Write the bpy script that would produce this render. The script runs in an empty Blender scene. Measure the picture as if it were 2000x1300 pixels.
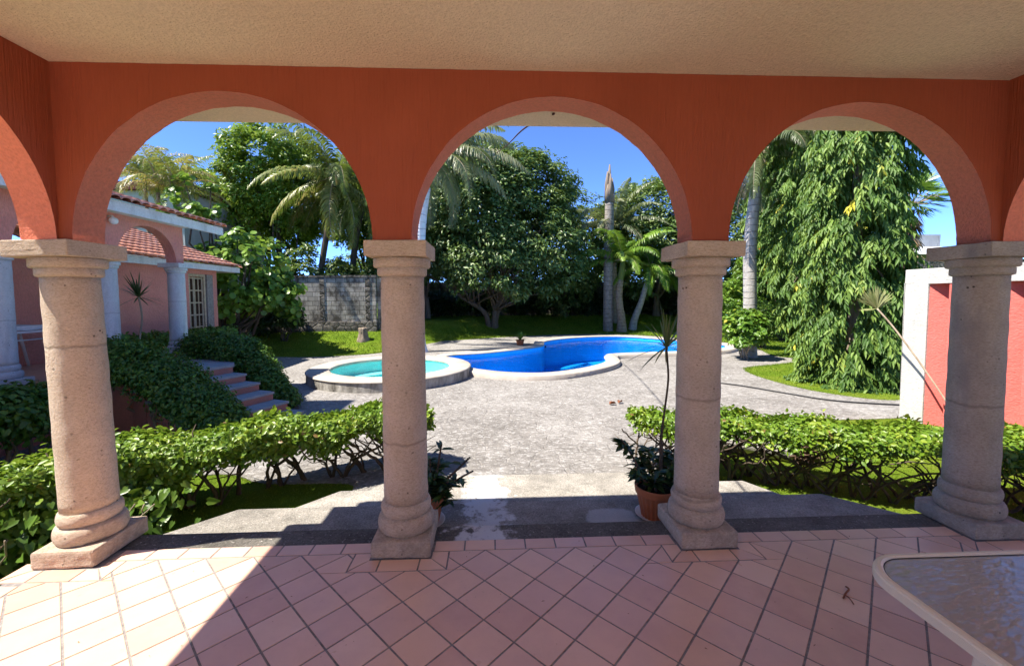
import bpy, bmesh, math, random
import numpy as np
from mathutils import Vector, Matrix, geometry

random.seed(7)
RNG = np.random.default_rng(11)
SC = bpy.context.scene
COL = SC.collection
PI = math.pi

# ------------------------------------------------------------------ helpers
BASE = {}

def world_of(o):
    return BASE.get(o.name, (0.0, 0.0, 0.0)) if o else (0.0, 0.0, 0.0)

def tag(o, label=None, cat=None, group=None, kind=None):
    if label: o['label'] = label
    if cat: o['category'] = cat
    if group: o['group'] = group
    if kind: o['kind'] = kind
    return o

def thing(name, label, cat, loc, group=None):
    o = bpy.data.objects.new(name, None)
    o.empty_display_size = 0.1
    COL.objects.link(o)
    o.location = loc
    BASE[o.name] = tuple(loc)
    return tag(o, label, cat, group)

def finish(name, me, mats, parent, origin=None):
    for m in (mats if isinstance(mats, (list, tuple)) else [mats]):
        me.materials.append(m)
    o = bpy.data.objects.new(name, me)
    COL.objects.link(o)
    if parent:
        o.parent = parent
    BASE[o.name] = world_of(parent) if parent else (origin or (0, 0, 0))
    if origin and not parent:
        o.location = origin
    return o

class MB:
    """collects world-space faces for ONE mesh"""
    def __init__(self):
        self.v = []; self.f = []; self.m = []; self.s = []
    def add(self, vs, fs, mi=0, smooth=False):
        n = len(self.v)
        self.v += [tuple(map(float, p)) for p in vs]
        for f in fs:
            self.f.append(tuple(i + n for i in f)); self.m.append(mi); self.s.append(smooth)
    def box(self, x0, x1, y0, y1, z0, z1, mi=0):
        self.add([(x0,y0,z0),(x1,y0,z0),(x1,y1,z0),(x0,y1,z0),(x0,y0,z1),(x1,y0,z1),(x1,y1,z1),(x0,y1,z1)],
                 [(0,3,2,1),(4,5,6,7),(0,1,5,4),(1,2,6,5),(2,3,7,6),(3,0,4,7)], mi)
    def obox(self, c, ax, ay, az, mi=0):
        c, ax, ay, az = map(Vector, (c, ax, ay, az))
        P = [c+sx*ax+sy*ay+sz*az for sz in (-1,1) for sx, sy in ((-1,-1),(1,-1),(1,1),(-1,1))]
        self.add(P, [(0,3,2,1),(4,5,6,7),(0,1,5,4),(1,2,6,5),(2,3,7,6),(3,0,4,7)], mi)
    def lathe(self, cx, cy, prof, seg=48, mi=0, smooth=True, cap=True):
        vs = []; fs = []
        for r, z in prof:
            for k in range(seg):
                a = 2*PI*k/seg
                vs.append((cx+r*math.cos(a), cy+r*math.sin(a), z))
        for i in range(len(prof)-1):
            for k in range(seg):
                k2 = (k+1) % seg
                fs.append((i*seg+k, i*seg+k2, (i+1)*seg+k2, (i+1)*seg+k))
        if cap:
            fs.append(tuple(range(seg))[::-1]); fs.append(tuple((len(prof)-1)*seg+k for k in range(seg)))
        self.add(vs, fs, mi, smooth)
    def tube(self, pts, rads, seg=8, mi=0, smooth=True):
        pts = [Vector(p) for p in pts]
        if isinstance(rads, (int, float)): rads = [rads]*len(pts)
        vs = []; fs = []
        ref = Vector((0.31, 0.87, 0.2)).normalized()
        for i, p in enumerate(pts):
            d = (pts[min(i+1, len(pts)-1)] - pts[max(i-1, 0)])
            if d.length < 1e-6: d = Vector((0,0,1))
            d.normalize()
            u = d.cross(ref)
            if u.length < 0.05: u = d.cross(Vector((1,0,0)))
            u.normalize(); w = d.cross(u)
            for k in range(seg):
                a = 2*PI*k/seg
                vs.append(p + (u*math.cos(a) + w*math.sin(a))*rads[i])
        for i in range(len(pts)-1):
            for k in range(seg):
                k2 = (k+1) % seg
                fs.append((i*seg+k, i*seg+k2, (i+1)*seg+k2, (i+1)*seg+k))
        fs.append(tuple(range(seg))[::-1]); fs.append(tuple((len(pts)-1)*seg+k for k in range(seg)))
        self.add(vs, fs, mi, smooth)
    def prism(self, poly, z0, z1, mi=0):
        n = len(poly)
        vs = [(x,y,z0) for x,y in poly] + [(x,y,z1) for x,y in poly]
        fs = [tuple(range(n))[::-1], tuple(range(n, 2*n))]
        fs += [(i, (i+1)%n, n+(i+1)%n, n+i) for i in range(n)]
        self.add(vs, fs, mi)
    def build(self, name, mats, parent=None, bevel=0.0, origin=None, rough=0.0, sub=0):
        off = world_of(parent) if parent else (origin or (0,0,0))
        me = bpy.data.meshes.new(name)
        me.from_pydata([(x-off[0], y-off[1], z-off[2]) for x,y,z in self.v], [], self.f)
        me.polygons.foreach_set('material_index', self.m)
        me.polygons.foreach_set('use_smooth', self.s)
        if bevel or rough or sub:
            bm = bmesh.new(); bm.from_mesh(me)
            bmesh.ops.remove_doubles(bm, verts=bm.verts, dist=1e-5)
            if bevel:
                es = [e for e in bm.edges if e.is_manifold and e.calc_face_angle(0) > 0.6]
                bmesh.ops.bevel(bm, geom=es, offset=bevel, segments=2, affect='EDGES', profile=0.6, clamp_overlap=True)
            if sub:
                bmesh.ops.subdivide_edges(bm, edges=bm.edges, cuts=sub, use_grid_fill=True)
            if rough:
                from mathutils import noise
                bm.normal_update()
                for v in bm.verts:
                    v.co += v.normal*(noise.noise(v.co*14+Vector(off)*3)*rough + noise.noise(v.co*45+Vector(off)*7)*rough*0.5)
            bm.to_mesh(me); bm.free()
        me.update()
        return finish(name, me, mats, parent, origin)

class Fol:
    """numpy collector of small leaf polygons with a per-leaf tint -> ONE mesh"""
    def __init__(self):
        self.v = []; self.p = []; self.t = []; self.n = 0
    def add(self, V, polys, tint):
        # V (n,k,3); polys list of index tuples into k; tint (n,)
        n, k, _ = V.shape
        base = self.n + np.arange(n)[:, None]*k
        for poly in polys:
            self.p.append(base + np.array(poly)[None, :])
        self.v.append(V.reshape(-1, 3)); self.t.append(np.repeat(tint, k)); self.n += n*k
    def build(self, name, mat, parent=None, origin=None):
        off = np.array(world_of(parent) if parent else (origin or (0,0,0)), dtype=np.float64)
        V = np.concatenate(self.v) - off
        me = bpy.data.meshes.new(name)
        tot = np.concatenate([np.full(len(p), p.shape[1], dtype=np.int32) for p in self.p])
        idx = np.concatenate([p.ravel() for p in self.p]).astype(np.int32)
        me.vertices.add(len(V)); me.vertices.foreach_set('co', V.astype(np.float32).ravel())
        me.loops.add(len(idx)); me.loops.foreach_set('vertex_index', idx)
        me.polygons.add(len(tot))
        st = np.concatenate([[0], np.cumsum(tot)[:-1]]).astype(np.int32)
        me.polygons.foreach_set('loop_start', st); me.polygons.foreach_set('loop_total', tot)
        a = me.attributes.new('tint', 'FLOAT', 'POINT')
        a.data.foreach_set('value', np.concatenate(self.t).astype(np.float32))
        me.update(calc_edges=True); me.validate()
        return finish(name, me, mat, parent, origin)

def unit(a):
    return a/np.maximum(np.linalg.norm(a, axis=-1, keepdims=True), 1e-9)

def rnd(n, s=1.0):
    return RNG.normal(size=(n, 3))*s

def leaf(F, P, D, N, L, W, tint, kind='d', fold=0.18, droop=0.12):
    n = len(P)
    L = np.broadcast_to(np.asarray(L, float), (n,))[:, None]; W = np.broadcast_to(np.asarray(W, float), (n,))[:, None]
    D = unit(D); S = unit(np.cross(D, N)); N = unit(np.cross(S, D))
    if kind == 'd':
        V = np.stack([P, P+D*L*.42+S*W*.5+N*W*fold, P+D*L-N*L*droop, P+D*L*.42-S*W*.5+N*W*fold], 1)
        F.add(V, [(0,1,2), (0,2,3)], tint)
    elif kind == 'o':   # oval leaf with midrib fold
        m = P+D*L*.5
        V = np.stack([P, P+D*L*.25+S*W*.42+N*W*fold, P+D*L*.62+S*W*.46+N*(W*fold-L*droop*.4), P+D*L-N*L*droop,
                      P+D*L*.62-S*W*.46+N*(W*fold-L*droop*.4), P+D*L*.25-S*W*.42+N*W*fold, m-N*L*droop*.3], 1)
        F.add(V, [(0,1,6), (1,2,6), (2,3,6), (6,3,4), (6,4,5), (0,6,5)], tint)
    elif kind == 'r':   # round leaf
        c = P+D*L*.5
        V = [c - N*L*.06]
        for k in range(8):
            a = 2*PI*k/8
            V.append(c - D*L*.5*math.cos(a) + S*W*.5*math.sin(a))
        F.add(np.stack(V, 1), [(0, 1+k, 1+(k+1) % 8) for k in range(8)], tint)
    elif kind == 'h':   # heart shaped, pointed
        V = np.stack([P+D*L*.08, P-D*L*.06+S*W*.25+N*W*fold*.5, P+D*L*.15+S*W*.5+N*W*fold, P+D*L*.55+S*W*.36+N*W*fold*.6, P+D*L-N*L*droop,
                      P+D*L*.55-S*W*.36+N*W*fold*.6, P+D*L*.15-S*W*.5+N*W*fold, P-D*L*.06-S*W*.25+N*W*fold*.5, P+D*L*.5-N*L*droop*.3], 1)
        F.add(V, [(0,1,2,8), (8,2,3), (8,3,4), (8,4,5), (8,5,6), (0,8,6,7)], tint)

def clump_leaves(F, C, R, per, L, W, centre, kind='d', up=.7, out=.5, droop=.3, tint_c=None, flat=.7, shell=.55):
    """leaf clumps: C (k,3) centres, R (k,) radii; leaves face up and outward"""
    C = np.asarray(C, float); k = len(C)
    R = np.broadcast_to(np.asarray(R, float), (k,))
    idx = np.repeat(np.arange(k), per); n = len(idx)
    d = unit(rnd(n)); d[:, 2] *= flat
    rad = R[idx]*(shell + (1-shell)*RNG.random(n)**.6)*np.where(RNG.random(n) < .25, RNG.random(n), 1)
    P = C[idx] + d*rad[:, None]
    o = unit(P - np.asarray(centre)[None, :])
    N = unit(np.array([0, 0, up])[None, :] + o*out*.6 + d*out*.7 + rnd(n, .38))
    D = rnd(n); D = D - N*(D*N).sum(1, keepdims=True); D = unit(D) + o*.4 - np.array([0, 0, droop])
    tc = RNG.random(k)*.55 if tint_c is None else np.broadcast_to(np.asarray(tint_c, float), (k,))
    t = np.clip(tc[idx] + RNG.random(n)*.45, 0, 1)
    s = .75+.5*RNG.random(n)
    leaf(F, P, D, N, L*s, W*s, t, kind)

def lumpy_shell(n, centre, rad, lumps=9, inner=.25, seed=0, low=-.5, amp=.28):
    """clump centres on an uneven crown envelope"""
    r = np.random.default_rng(seed)
    ld = unit(r.normal(size=(lumps, 3))); lw = r.random(lumps)*amp*1.6+.05
    d = unit(r.normal(size=(n*3, 3))); d = d[d[:, 2] > low][:n]
    b = np.max(np.exp(-((1-d@ld.T)/.14))*lw[None, :], axis=1)
    f = 1-amp*.6 + b
    k = np.where(r.random(len(d)) < inner, .35+.5*r.random(len(d)), .9+.13*r.random(len(d)))
    return np.asarray(centre)+d*(f*k)[:, None]*np.asarray(rad)[None, :]

def wob(p0, p1, n, amp, rr=random):
    p0, p1 = Vector(p0), Vector(p1)
    out = []
    for i in range(n):
        t = i/(n-1); s = math.sin(PI*t)*amp
        out.append(p0.lerp(p1, t)+Vector((rr.uniform(-1,1), rr.uniform(-1,1), rr.uniform(-1,1)*.5))*s)
    return out

def smooth_path(P, k=6):
    P = [Vector(p) for p in P]; out = []
    for i in range(len(P)-1):
        a = P[max(i-1,0)]; b = P[i]; c = P[i+1]; d = P[min(i+2, len(P)-1)]
        for j in range(k):
            t = j/k
            out.append(.5*((2*b)+(-a+c)*t+(2*a-5*b+4*c-d)*t*t+(-a+3*b-3*c+d)*t**3))
    out.append(P[-1]); return out

def smooth_loop(P, k=6):
    n = len(P); out = []
    for i in range(n):
        a, b, c, d = (np.array(P[(i+j) % n], float) for j in (-1, 0, 1, 2))
        for j in range(k):
            t = j/k
            q = .5*((2*b)+(-a+c)*t+(2*a-5*b+4*c-d)*t*t+(-a+3*b-3*c+d)*t**3)
            out.append((float(q[0]), float(q[1])))
    return out

def offset_loop(P, d):
    n = len(P); out = []
    for i in range(n):
        x0, y0 = P[i-1]; x1, y1 = P[(i+1) % n]
        tx, ty = x1-x0, y1-y0; l = math.hypot(tx, ty) or 1
        out.append((P[i][0]+ty/l*d, P[i][1]-tx/l*d))
    return out

def inside(poly, X, Y):
    X = np.asarray(X, float); Y = np.asarray(Y, float)
    r = np.zeros(X.shape, bool); n = len(poly); j = n-1
    for i in range(n):
        xi, yi = poly[i]; xj, yj = poly[j]
        if yi != yj:
            c = ((yi > Y) != (yj > Y)) & (X < (xj-xi)*(Y-yi)/(yj-yi)+xi)
            r ^= c
        j = i
    return r

# ------------------------------------------------------------------ materials
class NT:
    def __init__(self, name):
        self.m = bpy.data.materials.new(name); self.m.use_nodes = True
        self.t = self.m.node_tree; self.t.nodes.clear()
        self.out = self.n('ShaderNodeOutputMaterial')
        self.co = None
    def n(self, kind, **kw):
        x = self.t.nodes.new(kind)
        for k, v in kw.items(): setattr(x, k, v)
        return x
    def l(self, a, b): self.t.links.new(a, b)
    def coord(self, scale=(1,1,1), rot=(0,0,0), kind='Object'):
        tc = self.n('ShaderNodeTexCoord'); mp = self.n('ShaderNodeMapping')
        mp.inputs['Scale'].default_value = scale; mp.inputs['Rotation'].default_value = rot
        self.l(tc.outputs[kind], mp.inputs['Vector']); return mp.outputs[0]
    def noise(self, co, scale, detail=5, rough=.55, dist=0.0):
        x = self.n('ShaderNodeTexNoise')
        x.inputs['Scale'].default_value = scale; x.inputs['Detail'].default_value = detail
        x.inputs['Roughness'].default_value = rough; x.inputs['Distortion'].default_value = dist
        if co: self.l(co, x.inputs['Vector'])
        return x.outputs[0]
    def voro(self, co, scale, feature='F1', rand=1.0):
        x = self.n('ShaderNodeTexVoronoi', feature=feature)
        x.inputs['Scale'].default_value = scale; x.inputs['Randomness'].default_value = rand
        if co: self.l(co, x.inputs['Vector'])
        return x
    def ramp(self, v, stops, interp='LINEAR'):
        x = self.n('ShaderNodeValToRGB'); r = x.color_ramp; r.interpolation = interp
        while len(r.elements) < len(stops): r.elements.new(.5)
        for e, (p, c) in zip(r.elements, stops):
            e.position = p; e.color = (*c, 1) if len(c) == 3 else c
        self.l(v, x.inputs[0]); return x.outputs[0]
    def mix(self, f, a, b, mode='MIX'):
        x = self.n('ShaderNodeMix', data_type='RGBA', blend_type=mode)
        for s, v in ((0, f), (6, a), (7, b)):
            if isinstance(v, (int, float)): x.inputs[s].default_value = v
            elif isinstance(v, tuple): x.inputs[s].default_value = (*v, 1)
            else: self.l(v, x.inputs[s])
        return x.outputs[2]
    def math(self, op, a, b=0.0, clamp=False):
        x = self.n('ShaderNodeMath', operation=op, use_clamp=clamp)
        for s, v in ((0, a), (1, b)):
            if isinstance(v, (int, float)): x.inputs[s].default_value = v
            else: self.l(v, x.inputs[s])
        return x.outputs[0]
    def bump(self, h, strength=.3, dist=.02, prev=None):
        x = self.n('ShaderNodeBump'); x.inputs['Strength'].default_value = strength; x.inputs['Distance'].default_value = dist
        self.l(h, x.inputs['Height'])
        if prev: self.l(prev, x.inputs['Normal'])
        return x.outputs[0]
    def bsdf(self, col, rough=.8, nrm=None, spec=.3, **kw):
        b = self.n('ShaderNodeBsdfPrincipled')
        if isinstance(col, tuple): b.inputs['Base Color'].default_value = (*col, 1)
        else: self.l(col, b.inputs['Base Color'])
        if isinstance(rough, (int, float)): b.inputs['Roughness'].default_value = rough
        else: self.l(rough, b.inputs['Roughness'])
        b.inputs['Specular IOR Level'].default_value = spec
        if nrm: self.l(nrm, b.inputs['Normal'])
        for k, v in kw.items(): b.inputs[k].default_value = v
        return b.outputs[0]
    def done(self, sh):
        self.l(sh, self.out.inputs['Surface']); return self.m

def plaster(name, a, b, stretch=(1,1,1), s=2.5, fine=60, bump=.5, dist=.01, rough=.9, stain=None, streak=.45):
    t = NT(name); co = t.coord(); cs = t.coord(stretch)
    c = t.mix(t.ramp(t.noise(co, s, 6), [(.3,(0,0,0)),(.7,(1,1,1))]), a, b)
    if stain:
        c = t.mix(t.ramp(t.noise(t.coord((1,1,.25)), 3.5, 7, .65), [(.52,(0,0,0)),(.75,(1,1,1))]), c, stain)
    h = t.noise(cs, fine, 4, .6)
    c = t.mix(streak, c, t.ramp(h, [(.3,(.62,.62,.62)),(.62,(1,1,1))]), 'MULTIPLY')
    h = t.math('ADD', h, t.math('MULTIPLY', t.noise(co, 9, 6, .65), .8))
    return t.done(t.bsdf(c, rough, t.bump(h, bump, dist), .2))

M = {}
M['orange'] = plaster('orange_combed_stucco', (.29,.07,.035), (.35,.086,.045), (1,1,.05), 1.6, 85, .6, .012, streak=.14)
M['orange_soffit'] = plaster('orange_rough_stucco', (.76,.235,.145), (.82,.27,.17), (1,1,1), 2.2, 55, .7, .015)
M['ceiling'] = plaster('sand_textured_ceiling', (.81,.68,.53), (.86,.73,.585), (1,1,1), 1.2, 85, .9, .02)
M['house_pink'] = plaster('pink_flecked_stucco', (.74,.29,.24), (.82,.35,.28), (1,1,.45), 2.0, 38, .9, .03)
M['riser'] = plaster('pale_pink_riser', (.44,.19,.15), (.50,.23,.18), (1,1,1), 2.0, 40, .4, .01)
M['niche_pink'] = plaster('bright_pink_stucco', (.66,.15,.125), (.72,.18,.155), (1,.5,1), 2.0, 45, .6, .015)
M['white'] = plaster('white_painted_stucco', (.48,.475,.45), (.55,.545,.52), (1,.5,1), 2.0, 45, .6, .015, stain=(.6,.6,.57))
M['fascia'] = plaster('white_fascia_paint', (.70,.71,.70), (.78,.79,.78), (1,1,1), 2.0, 30, .1, .004, .6, stain=(.55,.55,.53))
M['shade_maroon'] = plaster('shade_dark_red_stucco', (.07,.009,.011), (.09,.012,.014), (1,1,1), 2.0, 40, .5, .01)  # porch shade put into the colour of the pink house stucco
M['greywall'] = plaster('grey_render', (.30,.30,.30), (.42,.42,.42), (1,1,1), 1.0, 20, .5, .03, stain=(.12,.12,.12))

def stone(name, a, b, pit=.5, stain=None):
    t = NT(name); co = t.coord()
    c = t.mix(t.ramp(t.noise(co, 4, 8, .65), [(.3,(0,0,0)),(.7,(1,1,1))]), a, b)
    c = t.mix(.55, c, t.ramp(t.noise(t.coord((1,1,2.4)), 62, 6, .75), [(.33,(.42,.36,.31)),(.56,(1,1,1))]), 'MULTIPLY')
    if stain:
        c = t.mix(t.ramp(t.noise(t.coord((1,1,.3)), 5, 6, .6), [(.5,(0,0,0)),(.72,(1,1,1))]), c, stain)
    v = t.voro(t.coord((1,1,1.0)), 26); pits = t.ramp(v.outputs['Distance'], [(.10,(0,0,0)),(.2,(1,1,1))])
    v2 = t.noise(co, 9, 3, .5)
    pm = t.math('MAXIMUM', pits, t.ramp(v2, [(.55,(1,1,1)),(.63,(0,0,0))]))
    c = t.mix(pm, tuple(x*.25 for x in a), c)
    tc = t.n('ShaderNodeTexCoord'); sp = t.n('ShaderNodeSeparateXYZ'); t.l(tc.outputs['Object'], sp.inputs[0])
    zz = t.math('ABSOLUTE', t.math('ADD', t.math('ADD', sp.outputs[2], t.math('MULTIPLY', t.math('ADD', t.n('ShaderNodeObjectInfo').outputs['Random'], .25), -1.1)), t.math('MULTIPLY', t.math('SUBTRACT', t.noise(co, 7, 5, .6), .5), .07)))
    jn = t.ramp(zz, [(.003,(.5,.5,.5)),(.012,(0,0,0))])
    c = t.mix(jn, c, tuple(x*.45 for x in a))
    base = t.math('MULTIPLY', t.ramp(sp.outputs[2], [(.0,(1,1,1)),(.36,(0,0,0))]), t.ramp(t.noise(co, 6, 7, .7), [(.42,(0,0,0)),(.62,(.75,.75,.75))]))
    c = t.mix(base, c, tuple(x*.48 for x in a))
    pm = t.math('MAXIMUM', pm, t.math('SUBTRACT', 1, t.math('MULTIPLY', jn, -1)) if False else pm)
    h = t.math('ADD', t.math('SUBTRACT', t.noise(co, 60, 6, .75), t.math('MULTIPLY', jn, .8)), t.math('MULTIPLY', pm, .8))
    return t.done(t.bsdf(c, .88, t.bump(h, pit, .012), .25))
M['cantera'] = stone('warm_cantera_stone', (.52,.41,.305), (.68,.56,.445), 1.0)
M['cantera_grey'] = stone('grey_cantera_stone', (.38,.33,.27), (.52,.46,.39), .9, stain=(.28,.26,.24))
M['tread'] = stone('worn_grey_tread', (.30,.31,.32), (.42,.43,.44), .4)
M['cantera_pale'] = stone('pale_grey_stone', (.58,.60,.62), (.68,.70,.72), .35, stain=(.42,.43,.44))

def tile_mat():
    t = NT('salmon_clay_tile'); a = t.n('ShaderNodeAttribute', attribute_name='tint'); co = t.coord()
    c = t.ramp(a.outputs['Fac'], [(0,(.60,.33,.235)),(.25,(.69,.42,.30)),(.5,(.66,.42,.33)),(.75,(.74,.455,.315)),(1,(.78,.52,.37))])
    c = t.mix(t.math('MULTIPLY', t.ramp(t.noise(co, 7, 6, .6), [(.35,(0,0,0)),(.75,(1,1,1))]), .55), c, (.78,.50,.345))
    c = t.mix(t.ramp(t.noise(co, 1.7, 7, .7), [(.45,(0,0,0)),(.7,(.45,.45,.45))]), c, (.56,.33,.25))
    c = t.mix(t.ramp(t.noise(co, 24, 6, .7), [(.62,(0,0,0)),(.72,(.4,.4,.4))]), c, (.40,.22,.18))
    c = t.mix(t.ramp(t.noise(co, 230, 3, .6), [(.66,(0,0,0)),(.78,(.55,.55,.55))]), c, (.30,.17,.13))
    r = t.ramp(t.noise(co, 5, 5, .6), [(.3,(.27,.27,.27)),(.7,(.42,.42,.42))])
    return t.done(t.bsdf(c, r, t.bump(t.noise(co, 90, 4), .06, .01), .6))
M['tile'] = tile_mat()
def grout_mat():
    t = NT('dark_grey_grout'); co = t.coord()
    c = t.ramp(t.noise(co, 30, 6, .7), [(.3,(.15,.135,.13)),(.7,(.32,.30,.29))])
    return t.done(t.bsdf(c, .95, t.bump(t.noise(co, 200, 3), .4, .006), .1))
M['grout'] = grout_mat()

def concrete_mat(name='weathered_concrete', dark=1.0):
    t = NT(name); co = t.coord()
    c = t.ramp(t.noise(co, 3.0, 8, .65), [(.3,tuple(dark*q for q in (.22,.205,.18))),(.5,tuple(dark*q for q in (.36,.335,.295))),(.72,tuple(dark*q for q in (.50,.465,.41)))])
    c = t.mix(.8, c, t.ramp(t.noise(co, 75, 6, .8), [(.36,(.30,.29,.27)),(.56,(1,1,1))]), 'MULTIPLY')
    c = t.mix(t.ramp(t.noise(co, 42, 5, .7), [(.60,(0,0,0)),(.68,(.7,.7,.7))]), c, (.55,.52,.47))
    # pale lime wash spills by the steps
    tc = t.n('ShaderNodeTexCoord'); sp = t.n('ShaderNodeSeparateXYZ'); t.l(tc.outputs['Object'], sp.inputs[0])
    wob_ = t.math('MULTIPLY', t.math('SUBTRACT', t.noise(co, 5.5, 6, .65), .5), .75)
    dx = t.math('ABSOLUTE', t.math('ADD', t.math('ADD', sp.outputs[0], .06), wob_))
    yl = t.math('LESS_THAN', sp.outputs[1], 4.75)
    m1 = t.math('MULTIPLY', t.ramp(dx, [(.13,(1,1,1)),(.21,(0,0,0))]), yl)
    ex = t.math('POWER', t.math('ADD', sp.outputs[0], -.95), 2); ey = t.math('POWER', t.math('MULTIPLY', t.math('ADD', sp.outputs[1], -3.18), 1.3), 2)
    m2 = t.ramp(t.math('ADD', t.math('SQRT', t.math('ADD', ex, ey)), t.math('MULTIPLY', wob_, .25)), [(.19,(1,1,1)),(.225,(0,0,0))])
    m = t.math('MAXIMUM', t.math('MULTIPLY', m1, t.ramp(t.noise(co, 9, 6, .7), [(.36,(0,0,0)),(.46,(1,1,1))])), t.math('MULTIPLY', m2, .55))
    c = t.mix(m, c, (.60,.60,.60))
    h = t.math('ADD', t.noise(co, 60, 6, .7), t.math('MULTIPLY', t.noise(co, 200, 3, .7), .5))
    return t.done(t.bsdf(c, .92, t.bump(h, .75, .012), .2))
M['concrete'] = concrete_mat()
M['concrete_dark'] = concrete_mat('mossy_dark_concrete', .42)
M['concrete_mid'] = concrete_mat('stained_concrete', .9)

def paving_mat():
    t = NT('stamped_flagstone_paving'); co = t.coord()
    warp = t.n('ShaderNodeVectorMath', operation='ADD'); nz = t.n('ShaderNodeTexNoise'); nz.inputs['Scale'].default_value = 2.2; nz.inputs['Detail'].default_value = 4
    t.l(co, nz.inputs['Vector']); sc = t.n('ShaderNodeVectorMath', operation='SCALE'); sc.inputs['Scale'].default_value = .35
    t.l(nz.outputs['Color'], sc.inputs[0]); t.l(co, warp.inputs[0]); t.l(sc.outputs[0], warp.inputs[1])
    ve = t.voro(warp.outputs[0], 3.1, 'DISTANCE_TO_EDGE'); vc = t.voro(warp.outputs[0], 3.1)
    c = t.ramp(t.noise(co, .8, 10, .72), [(.30,(.14,.128,.117)),(.48,(.24,.224,.208)),(.68,(.35,.332,.313))])
    c = t.mix(.22, c, t.ramp(vc.outputs['Color'], [(0,(.6,.58,.55)),(1,(1,1,1))]), 'MULTIPLY')
    c = t.mix(t.ramp(t.noise(t.coord((1,2.2,1)), 6, 9, .75), [(.48,(0,0,0)),(.62,(.65,.65,.65))]), c, (.12,.11,.10))
    c = t.mix(t.ramp(t.noise(t.coord((1,2.0,1)), 13, 8, .75), [(.51,(0,0,0)),(.64,(.75,.75,.75))]), c, (.55,.535,.515))
    c = t.mix(t.ramp(t.noise(co, 34, 6, .75), [(.52,(0,0,0)),(.66,(.35,.35,.35))]), c, (.19,.175,.16))
    e = t.ramp(ve.outputs['Distance'], [(.0,(0,0,0)),(.05,(1,1,1))])
    brk = t.ramp(t.noise(co, 2.6, 5, .6), [(.42,(.0,.0,.0)),(.62,(.45,.45,.45))])
    c = t.mix(t.math('MULTIPLY', t.math('SUBTRACT', 1, e), brk), c, (.22,.20,.18))
    h = t.math('ADD', t.math('MULTIPLY', e, .35), t.math('MULTIPLY', t.noise(co, 18, 8, .72), 1.3))
    return t.done(t.bsdf(c, .85, t.bump(h, .9, .03), .25))
M['paving'] = paving_mat()

def lawn_mat():
    t = NT('lawn_turf'); co = t.coord()
    c = t.ramp(t.noise(co, .9, 7, .65), [(.3,(.10,.18,.012)),(.5,(.155,.245,.016)),(.68,(.23,.28,.035))])
    c = t.mix(.6, c, t.ramp(t.noise(co, 55, 5, .75), [(.3,(.35,.35,.3)),(.65,(1,1,1))]), 'MULTIPLY')
    c = t.mix(t.ramp(t.noise(co, 2.7, 6, .7), [(.62,(0,0,0)),(.75,(.6,.6,.6))]), c, (.24,.17,.085))
    return t.done(t.bsdf(c, .95, t.bump(t.noise(co, 60, 5, .7), .9, .05), .1))
M['lawn'] = lawn_mat()

def leaf_mat(name, stops, trans=.35, rough=.42, spec=.45, tr_col=None):
    t = NT(name); a = t.n('ShaderNodeAttribute', attribute_name='tint')
    c = t.ramp(a.outputs['Fac'], stops)
    b = t.bsdf(c, rough, None, spec)
    tr = t.n('ShaderNodeBsdfTranslucent')
    t.l(t.mix(.5, c, tr_col or (.30,.42,.05)), tr.inputs['Color'])
    mx = t.n('ShaderNodeMixShader'); mx.inputs[0].default_value = trans
    t.l(b, mx.inputs[1]); t.l(tr.outputs[0], mx.inputs[2])
    return t.done(mx.outputs[0])
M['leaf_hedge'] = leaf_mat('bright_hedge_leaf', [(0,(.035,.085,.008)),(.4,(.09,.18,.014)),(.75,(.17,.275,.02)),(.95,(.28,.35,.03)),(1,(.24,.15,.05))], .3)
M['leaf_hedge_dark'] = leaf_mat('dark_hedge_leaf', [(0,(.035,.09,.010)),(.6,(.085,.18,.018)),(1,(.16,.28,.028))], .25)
M['leaf_dark'] = leaf_mat('dark_tree_leaf', [(0,(.04,.085,.02)),(.45,(.095,.165,.04)),(.8,(.17,.24,.07)),(1,(.26,.31,.12))], .22)
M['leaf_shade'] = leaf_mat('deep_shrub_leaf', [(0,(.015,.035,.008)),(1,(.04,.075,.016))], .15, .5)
M['leaf_mango'] = leaf_mat('yellow_green_tree_leaf', [(0,(.06,.125,.012)),(.4,(.125,.23,.02)),(.75,(.23,.33,.03)),(1,(.35,.41,.05))], .3)
M['leaf_seagrape'] = leaf_mat('round_bright_leaf', [(0,(.06,.14,.02)),(.5,(.12,.24,.03)),(.85,(.22,.36,.05)),(.93,(.34,.42,.06)),(1,(.55,.40,.05))], .35, .35)
M['leaf_mast'] = leaf_mat('glossy_drooping_leaf', [(0,(.035,.085,.016)),(.4,(.10,.19,.036)),(.75,(.21,.31,.06)),(.9,(.30,.37,.07)),(1,(.58,.52,.05))], .28, .5, .28)
M['leaf_coco'] = leaf_mat('coconut_frond', [(0,(.07,.09,.025)),(.35,(.12,.16,.035)),(.65,(.20,.23,.06)),(.85,(.33,.27,.07)),(1,(.40,.27,.09))], .3, .4)
M['leaf_royal'] = leaf_mat('grey_green_frond', [(0,(.07,.10,.04)),(.5,(.16,.19,.09)),(.85,(.27,.29,.16)),(1,(.36,.34,.22))], .28, .4)
M['leaf_young'] = leaf_mat('fresh_green_frond', [(0,(.06,.14,.015)),(.5,(.14,.27,.03)),(1,(.27,.40,.07))], .3, .38)
M['leaf_dry'] = leaf_mat('dry_tan_frond', [(0,(.16,.10,.055)),(.6,(.30,.21,.12)),(1,(.45,.34,.22))], .2, .8, .1, (.35,.25,.12))
M['leaf_spiky'] = leaf_mat('dark_sword_leaf', [(0,(.03,.055,.02)),(.6,(.06,.10,.03)),(1,(.14,.17,.06))], .2, .4)
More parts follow.
